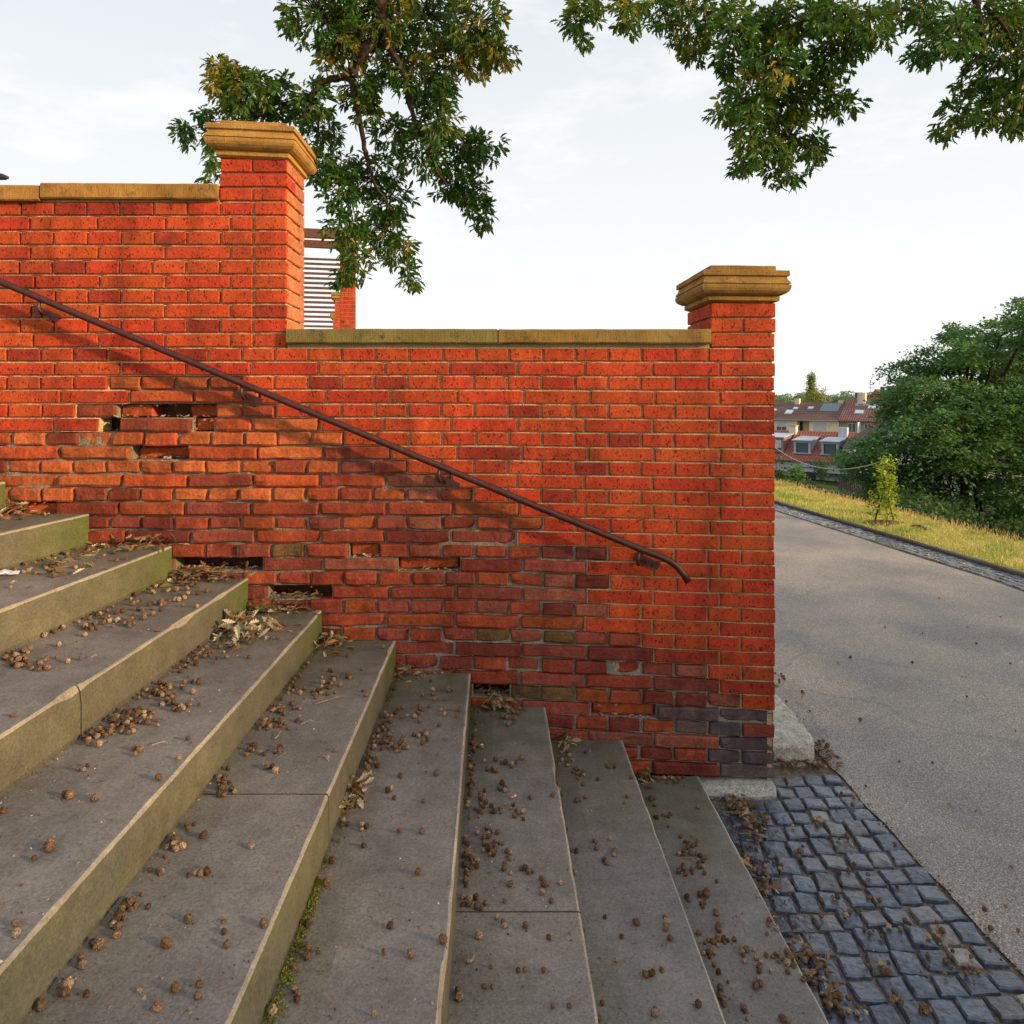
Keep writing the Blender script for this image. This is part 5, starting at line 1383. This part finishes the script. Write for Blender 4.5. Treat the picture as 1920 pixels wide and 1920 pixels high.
# clusters seen on the treads: px, py, rx, ry, count
CL = [(30, 960, 40, 8, 6), (90, 1058, 60, 14, 10), (60, 1075, 40, 10, 6), (225, 1050, 60, 12, 4), (160, 1030, 30, 8, 6), (250, 1020, 50, 6, 6), (20, 1243, 30, 12, 10), (75, 1247, 30, 10, 7), (60, 1222, 25, 10, 4), (120, 1235, 25, 10, 3),
      (200, 1165, 40, 20, 14), (255, 1160, 30, 20, 12), (170, 1185, 14, 10, 7), (300, 1135, 40, 16, 9), (340, 1110, 40, 12, 8), (290, 1120, 40, 20, 6), (350, 1090, 30, 14, 8), (420, 1080, 30, 12, 5),
      (300, 1298, 30, 18, 16), (330, 1320, 28, 14, 10), (350, 1290, 24, 12, 6), (245, 1355, 45, 14, 18), (195, 1375, 25, 20, 16), (165, 1385, 16, 12, 8), (250, 1340, 40, 12, 8), (255, 1408, 12, 8, 3), (155, 1440, 22, 5, 3),
      (380, 1230, 40, 16, 9), (420, 1215, 40, 12, 8), (355, 1250, 25, 14, 6), (130, 1498, 18, 4, 2), (90, 1590, 10, 8, 2), (65, 1614, 3, 3, 1), (180, 1500, 8, 2, 2),
      (610, 1285, 22, 14, 12), (600, 1300, 20, 10, 6), (550, 1325, 12, 8, 4), (505, 1362, 18, 12, 9), (525, 1350, 30, 14, 7), (480, 1408, 18, 12, 6), (520, 1410, 12, 5, 4), (510, 1445, 30, 6, 4), (615, 1425, 4, 4, 1), (640, 1270, 25, 12, 5), (560, 1300, 12, 10, 4), (520, 1330, 14, 8, 4),
      (415, 1470, 16, 16, 10), (425, 1490, 14, 10, 5), (350, 1555, 12, 8, 4), (320, 1590, 18, 16, 8), (290, 1635, 12, 8, 4), (240, 1700, 20, 14, 6), (215, 1730, 14, 14, 6), (180, 1772, 6, 6, 2), (155, 1810, 10, 10, 4), (130, 1850, 10, 10, 5), (112, 1868, 10, 8, 4),
      (350, 1730, 5, 5, 1), (375, 1640, 10, 6, 2), (390, 1640, 8, 8, 2), (420, 1750, 3, 3, 1),
      (735, 1340, 30, 18, 6), (785, 1340, 16, 14, 5), (780, 1345, 20, 6, 4), (740, 1395, 30, 14, 14), (725, 1370, 18, 12, 8), (700, 1390, 18, 14, 7), (695, 1430, 14, 14, 8), (745, 1405, 14, 10, 5), (790, 1385, 14, 12, 4), (830, 1300, 20, 10, 4), (810, 1260, 20, 8, 4), (850, 1345, 30, 8, 3),
      (690, 1455, 10, 10, 4), (660, 1490, 14, 14, 8), (750, 1455, 4, 4, 1), (815, 1455, 3, 3, 1), (735, 1487, 8, 8, 3), (690, 1555, 10, 10, 3), (683, 1590, 3, 4, 1), (640, 1540, 10, 14, 3), (555, 1860, 5, 5, 2), (565, 1735, 5, 5, 2),
      (890, 1400, 14, 14, 5), (950, 1350, 12, 6, 3), (910, 1440, 20, 12, 5), (940, 1430, 16, 6, 5), (905, 1500, 14, 14, 6), (880, 1480, 8, 30, 10), (940, 1480, 14, 8, 6), (960, 1440, 10, 8, 3), (925, 1520, 25, 12, 10), (970, 1525, 12, 12, 8), (900, 1520, 12, 10, 5), (915, 1565, 16, 18, 10), (935, 1590, 12, 10, 4),
      (920, 1600, 16, 10, 6), (955, 1608, 10, 8, 5), (885, 1620, 8, 12, 5), (950, 1635, 8, 6, 2), (990, 1635, 10, 6, 4), (1020, 1665, 8, 12, 7), (955, 1660, 8, 6, 3), (880, 1693, 16, 10, 9), (905, 1700, 14, 6, 4), (930, 1720, 4, 6, 1), (945, 1735, 6, 8, 2), (985, 1742, 3, 4, 1), (875, 1650, 6, 60, 8), (870, 1590, 4, 60, 7),
      (960, 1355, 10, 6, 3), (1080, 1435, 10, 8, 3), (1080, 1455, 12, 12, 6), (1060, 1420, 14, 10, 4), (1145, 1440, 6, 4, 3), (1085, 1500, 8, 8, 3), (1075, 1600, 4, 4, 1), (1150, 1600, 8, 6, 3), (1120, 1590, 8, 8, 2), (1140, 1618, 6, 6, 2), (1190, 1735, 4, 4, 1), (1250, 1732, 6, 12, 4), (1160, 1806, 5, 5, 1), (1215, 1835, 8, 8, 4), (1225, 1905, 8, 10, 4),
      (1225, 1460, 40, 8, 14), (1270, 1465, 25, 8, 6), (1225, 1500, 12, 8, 3), (1250, 1530, 12, 4, 4), (1295, 1580, 16, 12, 9), (1280, 1600, 8, 6, 3), (1315, 1610, 8, 6, 4), (1290, 1640, 14, 10, 5), (1310, 1625, 10, 8, 3), (1320, 1680, 8, 10, 6), (1320, 1700, 6, 6, 2), (1290, 1690, 8, 8, 3), (1345, 1715, 5, 5, 2), (1385, 1720, 4, 4, 1), (1345, 1740, 5, 5, 2),
      (1345, 1768, 22, 8, 12), (1330, 1790, 14, 6, 6), (1400, 1785, 16, 8, 7), (1455, 1797, 10, 8, 6), (1435, 1800, 25, 10, 4), (1425, 1848, 8, 8, 4), (1340, 1815, 6, 10, 3), (1355, 1870, 8, 14, 7), (1395, 1895, 6, 6, 2), (1470, 1915, 6, 6, 3), (1430, 1820, 20, 6, 3),
      (1480, 1800, 16, 20, 18), (1530, 1830, 24, 30, 26), (1560, 1880, 22, 25, 22), (1520, 1800, 16, 14, 12), (1600, 1900, 20, 14, 8), (1445, 1730, 10, 20, 8), (1430, 1660, 12, 30, 14), (1410, 1600, 12, 30, 12), (1395, 1520, 24, 20, 22), (1370, 1500, 14, 8, 10), (1420, 1545, 20, 16, 20), (1450, 1620, 25, 14, 8), (1540, 1545, 18, 12, 7), (1580, 1575, 14, 10, 5),
      (1560, 1690, 16, 8, 7), (1640, 1690, 20, 8, 4), (1600, 1720, 24, 16, 6), (1640, 1760, 20, 14, 5), (1700, 1740, 20, 16, 5), (1760, 1760, 20, 20, 8), (1820, 1820, 20, 20, 8), (1660, 1830, 30, 12, 8), (1780, 1800, 30, 20, 6), (1680, 1880, 12, 8, 8), (1740, 1900, 14, 8, 6), (1600, 1640, 30, 20, 5), (1520, 1440, 20, 8, 22), (1545, 1400, 16, 12, 14), (1470, 1430, 20, 6, 14), (1500, 1600, 16, 10, 6),
      (1468, 1275, 10, 14, 8), (1505, 1300, 5, 8, 4), (1600, 1490, 30, 30, 5)]
for (cx_, cy_, rx, ry, n) in CL:
    for q in range(int(n * 1.5) if cx_ < 1440 else n):
        for t_ in range(8):
            px = cx_ + sr2.gauss(0, .55) * rx; py = cy_ + sr2.gauss(0, .55) * ry
            p, i = step_of(px, py)
            if p is not None and px > -20 and py < 1935: break
        else: continue
        spots.append((p, i))
for q in range(330):      # strays
    px = sr2.uniform(0, 1560); py = sr2.uniform(980, 1920); p, i = step_of(px, py)
    if p is None or i == 99 and p.x > 1.7: continue
    if sr2.random() < .35: continue
    spots.append((p, i))
for q in range(36):      # strays on the cobbles and the asphalt
    px = sr2.uniform(1460, 1920); py = 1000 + 900 * sr2.random() ** .8; p, i = step_of(px, py)
    if p is not None and i == 99 and p.x < 4.6: spots.append((p, i))
for i in range(2, 12):    # a line of them in each inner corner
    for q in range(20):
        y = -sr2.random() * 2.2; xx = nose(i - 1, y) + sr2.uniform(.012, .03)
        spots.append((Vector((xx, y, ST[i][2])), i))
cand = []
for (p, i) in spots:
    r_ = sr2.uniform(.0054, .0094) * (1.15 if sr2.random() < .12 else 1) * (.75 if sr2.random() < .3 else 1)
    if i == 99: zz = .012 if p.x < 1.7 else .008
    else: zz = ST[i][2]
    dist = p.y + D
    cand.append((r_ / max(.5, math.hypot(dist, H - p.z)), r_, p, i, zz))
cand.sort(key=lambda c: -c[0])
keep = []
def free(p, r_):
    for (a, b_) in keep[-2000:]:
        if abs(a.x - p.x) < .03 and abs(a.y - p.y) < .04 and abs(a.z - p.z) < .02 and (a.xy - p.xy).length < (r_ + b_) * .78: return False
    return True
rest = MB(); nth = 0
def where(p, i):
    if i == 99: return 'on the cobbles by the lowest step' if p.x < 1.7 else 'on the asphalt path'
    return 'on the %s visible step' % ORD[i]
for (_, r_, p, i, zz) in cand:
    if not free(p, r_): continue
    keep.append((p.copy(), r_))
    if nth < 296:
        o = bpy.data.objects.new('seed_ball', BM[sr2.randrange(16)]); COL.objects.link(o)
        sq = 1 if sr2.random() < .8 else .6; o.location = (p.x, p.y, zz + r_ * .9 * sq); o.scale = (r_ * sr2.uniform(.85, 1.1), r_ * sr2.uniform(.9, 1.25), r_ * sq); o.rotation_euler = (sr2.uniform(-.4, .4), sr2.uniform(-.4, .4), sr2.uniform(0, 6.28))
        y_ = 'near the wall' if p.y > -1.1 else 'out in the foreground'
        tag(o, 'small rough brown seed ball %s, %s' % (where(p, i), y_), 'seed ball', 'fallen seed balls scattered on the steps and paving')
        nth += 1
    else:
        me = BM[sr2.randrange(16)]; Rm = Matrix.Rotation(sr2.uniform(0, 6.28), 3, 'Z')
        ca = me.color_attributes['col'].data
        b0 = len(rest.v)
        rest.v.extend([tuple(Rm @ v.co * r_ + Vector((p.x, p.y, zz + r_ * .93))) for v in me.vertices])
        for pl in me.polygons:
            rest.f.append([b0 + k_ for k_ in pl.vertices]); rest.c.append(tuple(ca[pl.loop_start].color)); rest.m.append(0)
if rest.f: tag(rest.build('seed_ball_litter', M['seed']), 'many more small brown seed balls strewn over the treads, cobbles and path', 'seed balls', kind='stuff')

# crumbs, husks and twiglets
cb = MB()
def crumb(p, zz, s_, col):
    v = [p + Vector((sr2.uniform(-1, 1), sr2.uniform(-1, 1), 0)) * s_ for q in range(3)]
    for x in v: x.z = zz + .0005
    t_ = Vector((p.x, p.y, zz + s_ * sr2.uniform(.5, 1.2)))
    cb.add(v + [t_], [(0, 1, 2), (0, 1, 3), (1, 2, 3), (2, 0, 3)], col)
HC = [(.20, .10, .05), (.10, .05, .03), (.34, .25, .15), (.26, .08, .04), (.5, .45, .36)]
for q in range(5200):
    m_ = sr2.random()
    if m_ < .45:
        px = sr2.uniform(0, 1560); py = sr2.uniform(960, 1920); p, i = step_of(px, py)
    elif m_ < .68:
        b_ = sr2.choice(CL); p, i = step_of(b_[0] + sr2.gauss(0, 1) * b_[2], b_[1] + sr2.gauss(0, 1) * b_[3])
    else:
        i = sr2.randint(2, 11); y = -sr2.random() * 2.6; p = Vector((nose(i - 1, y) + abs(sr2.gauss(0, .012)) + .003, y, ST[i][2]))
    if p is None: continue
    zz = (.008 if p.x < 1.7 else .007) if i == 99 else ST[i][2]
    v = sr2.uniform(.6, 1.2); c = sr2.choice(HC); crumb(p, zz, sr2.uniform(.0015, .0055), tuple(x * v for x in c))
for q in range(1500):     # along the asphalt edge, wall foot and cobble joints
    if q < 800: y = sr2.uniform(-3, 1.2); p = Vector((near_edge(y) + sr2.gauss(-.01, .02), y, 0))
    else: p = Vector((sr2.uniform(.97, 1.35), -abs(sr2.gauss(0, .5)) - .03, 0)); p.x = nose(11, p.y) + abs(sr2.gauss(0, .07)) + .01
    v = sr2.uniform(.5, 1.1); c = sr2.choice(HC[:3]); crumb(p, .008, sr2.uniform(.003, .008), tuple(x * v for x in c))
tag(cb.build('debris', M['dry']), 'fine brown husks and crumbs scattered over the steps and paving', 'debris', kind='stuff')

# dry leaves: heaps in the corners
def heap(name, cx_, cy_, rx, ry, n, label, zi, pale=.5, Lr=(.03, .07), hz=.03):
    mb = MB()
    for q in range(n):
        x = cx_ + sr2.gauss(0, .5) * rx; y = min(cy_ + sr2.gauss(0, .5) * ry, -.006); 
        hgt = hz * max(0, 1 - ((x - cx_) / rx) ** 2 - ((y - cy_) / ry) ** 2)
        z = zi + .004 + hgt * sr2.random()
        v = sr2.uniform(.6, 1.2)
        if sr2.random() < pale: c = (.52 * v, .44 * v, .30 * v)
        else: c = sr2.choice([(.22 * v, .12 * v, .05 * v), (.32 * v, .18 * v, .08 * v), (.15 * v, .12 * v, .04 * v)])
        d = rv(sr2); d.z *= .35; d.normalize()
        leaf(mb, Vector((x, y, z)), d, Vector((sr2.gauss(0, .5), sr2.gauss(0, .5), 1)), sr2.uniform(*Lr), c, sr2, sr2.uniform(-.4, .6), sr2.uniform(0, .8))
        if sr2.random() < .5:
            a = sr2.uniform(0, 6.28); l_ = sr2.uniform(.02, .06); pz = Vector((x, y, z + .004))
            mb.tube([pz, pz + Vector((math.cos(a) * l_, math.sin(a) * l_, sr2.uniform(-.003, .008)))], .0011, 4, (.30 * v, .2 * v, .11 * v), 0, False)
    tag(mb.build(name, M['dry']), label, 'leaf litter', kind='stuff')
def at(px, py, i): return on_plane(px, py, ST[i][2])
p = at(458, 1188, 6); heap('leaf_pile', p.x, p.y, .13, .15, 85, 'heap of pale dry oak leaves on the fifth visible step', p.z, .62, (.04, .085), .055)
for (px, py, i, rx, ry, n, lb) in ((250, 1025, 4, .26, .10, 60, 'third visible step'), (30, 958, 3, .2, .10, 40, 'second visible step'), (400, 1070, 5, .20, .12, 80, 'fourth visible step'), (150, 1055, 4, .12, .3, 26, 'third visible step riser'), (540, 1132, 6, .17, .09, 70, 'fifth visible step'),
                              (615, 1212, 7, .09, .14, 60, 'sixth visible step'), (755, 1262, 8, .08, .09, 34, 'seventh visible step'), (935, 1310, 9, .12, .09, 55, 'eighth visible step'), (1060, 1385, 10, .07, .08, 26, 'ninth visible step'), (1205, 1452, 11, .06, .08, 20, 'lowest step'), (665, 1495, 8, .025, .12, 34, 'seventh step beside the moss')):
    p = at(px, py, i); heap('leaf_pile', p.x, min(p.y, -.02), rx, ry, n, 'dry brown leaf litter gathered in the corner of the ' + lb, p.z, .28, (.025, .065), .045)
for (px, py, rx, ry, n, lb) in ((1400, 1530, .05, .14, 34, 'on the cobbles at the wall foot'), (1540, 1830, .05, .20, 44, 'on the cobbles beside the lowest step nosing'), (1480, 1425, .12, .05, 36, 'at the rounded end of the granite kerb stone'), (1540, 1410, .05, .12, 20, 'between the kerb stone and the asphalt')):
    p = on_plane(px, py, .01); mb = None; heap('leaf_pile', p.x, p.y, rx, ry, n, 'brown leaf litter ' + lb, .012, .12, (.02, .05), .02) if p.y < 0 else None
    if p.y >= 0:
        hm2 = MB()
        for q in range(n * 2):
            x = p.x + sr2.gauss(0, .5) * rx; y = p.y + sr2.gauss(0, .5) * ry - .03; v = sr2.uniform(.5, 1.1)
            d = rv(sr2); d.z *= .3; leaf(hm2, Vector((x, y, .012 + .02 * sr2.random())), d, Vector((sr2.gauss(0, .4), sr2.gauss(0, .4), 1)), sr2.uniform(.015, .04), (.22 * v, .12 * v, .06 * v), sr2, .3, .5)
        tag(hm2.build('leaf_pile', M['dry']), 'brown leaf litter ' + lb, 'leaf litter', kind='stuff')
# leaves lodged in the black gaps of the wall
for (px, py, w_, n, lb) in ((405, 1066, .16, 40, 'dry leaves lodged in the long black gap above the fifth visible step'), (560, 1116, .12, 30, 'dry leaves lodged in the black gap above the sixth visible step'), (920, 1303, .07, 18, 'dry leaves lodged in the black gap above the eighth visible step')):
    mb = MB()
    for q in range(n):
        v = sr2.uniform(.5, 1.1); d = rv(sr2); d.z *= .3
        leaf(mb, Vector((WX(px) + sr2.gauss(0, .5) * w_, sr2.uniform(.01, .10), WZ(py) - .012 + .008 * sr2.random())), d, Vector((sr2.gauss(0, .5), sr2.gauss(0, .5), 1)), sr2.uniform(.02, .05), (.30 * v, .19 * v, .09 * v), sr2, .3, .5)
    tag(mb.build('leaf_pile', M['dry']), lb, 'leaf litter', kind='stuff')
# single leaves and twigs
SL = [(828, 1383, 'pale dry oak leaf lying alone on the seventh visible step', (.42, .30, .18), .05), (1225, 1400, None, None, 0), (125, 985, 'long pale dry leaf on the second visible step', (.5, .40, .28), .06),
      (110, 1078, 'curled brown dry leaf on the third visible step', (.45, .25, .13), .05), (135, 1080, 'pale curled leaf stalk on the third visible step', (.55, .45, .34), .05), (1415, 1635, 'large reddish brown dead leaf on the cobbles by the lowest step', (.45, .22, .12), .07), (1432, 1672, 'rust brown dead leaf leaning on the lowest step nosing', (.30, .10, .04), .07), (475, 1172, 'fresh green oak leaf on top of the pale leaf heap', (.03, .12, .025), .06),
      (1462, 1684, 'small whitish leaf on the cobbles', (.55, .58, .60), .03)]
for (px, py, lb, c, L) in SL:
    if lb is None: continue
    p, i = step_of(px, py)
    if p is None: continue
    mb = MB(); zz = .02 if i == 99 else ST[i][2] + .006
    if 'green' in lb: zz += .04
    a = sr2.uniform(0, 6.28)
    leaf(mb, Vector((0, 0, 0)), Vector((math.cos(a), math.sin(a), .1)), Vector((.2, -.2, 1)), L, c, sr2, -.2, .35)
    tag(mb.build('dry_leaf', M['dry'], loc=(p.x, p.y, zz)), lb, 'leaf')
TW = [(590, 1322, 60, -14, 'long thin pale curved twig on the sixth visible step'), (565, 1360, 22, -6, 'short brown twig on the sixth visible step'), (515, 1388, 14, -14, 'short slanting twig near the fifth riser'), (285, 1400, 30, -4, 'thin straight twig on the fifth visible step'), (1330, 1775, 8, 16, 'small dark twig among the seed balls on the lowest step'), (1372, 1768, 6, 20, 'small forked twig on the lowest step'),
      (1290, 1610, 14, 8, 'thin bent twig on the lowest step'), (885, 1805, 4, -18, 'short brown stick on the eighth visible step'), (1465, 1835, 6, 6, 'tiny stick on the lowest step nosing'), (1450, 1560, 20, 12, 'thin twig lying on the cobbles'), (1440, 1730, 3, -30, 'thin grey stem upright by the lowest step'), (170, 1235, 12, -3, 'short straw on the fourth visible step')]
for (px, py, dx, dy, lb) in TW:
    p, i = step_of(px, py); q_, i2 = step_of(px + dx, py + dy)
    if p is None: continue
    zz = .022 if i == 99 else ST[i][2] + .004
    e_2 = (q_ - p) if q_ is not None and i2 == i else Vector((.04, .02, 0)); e_2.z = 0
    mb = MB(); mb.tube([Vector((0, 0, 0)), e_2 * .35 + Vector((.004, .003, .004)), e_2 * .7 + Vector((-.002, .004, .005)), e_2], [.0018, .0016, .0014, .0009], 5, (.34, .24, .15)); tag(mb.build('twig', M['bark'], loc=(p.x, p.y, zz)), lb, 'twig')
# cigarette ends, scrap of paper
def stub(px, py, ang, lb):
    p, i = step_of(px, py)
    if p is None: return
    o = empty('cigarette_end', (p.x, p.y, ST[i][2] + .004), ang); tag(o, lb, 'cigarette end')
    a = MB(); a.tube([(0, 0, 0), (.016, 0, 0)], .0036, 8, (.60, .28, .07)); a.build('filter', M['vc'], o)
    a = MB(); a.tube([(.016, 0, 0), (.024, 0, 0)], .0037, 8, (.75, .73, .68)); a.build('paper', M['vc'], o)
stub(895, 1399, .2, 'orange tipped cigarette end on the eighth visible step'); stub(958, 1498, .7, 'white cigarette end among seed balls on the eighth visible step')
p, i = step_of(12, 1078)
mb = MB(); n = 9
for a in range(n + 1):
    for b_ in range(6):
        x = -.12 + .17 * a / n; y = -.028 + .056 * b_ / 5
        if a == n: y *= .4
        mb.v.append((x, y, .010 + .016 * noise.noise(Vector((x * 45, y * 60, 2)))))
for a in range(n):
    for b_ in range(5): mb.f.append([a * 6 + b_, (a + 1) * 6 + b_, (a + 1) * 6 + b_ + 1, a * 6 + b_ + 1]); mb.c.append((.50, .52, .58, 1)); mb.m.append(0)
tag(mb.build('paper_scrap', M['vc'], loc=(p.x, p.y, p.z)), 'crumpled white paper scrap on the third visible step at the left edge', 'paper')
# a small weed at the wall end
we = MB(); wr = random.Random(3)
b0 = on_plane(1457, 1290, .1)
for q in range(12):
    a = wr.uniform(0, 6.28); d = Vector((math.cos(a), math.sin(a), .8)); leaf(we, Vector((0, 0, 0)), d, Vector((0, 0, 1)), .035, (.08, .30, .02), wr, .3, .2)
tag(we.build('weed', M['leaf'], loc=(b0.x - .01, b0.y, .10)), 'tiny bright green weed growing at the corner of the wall end', 'plant')
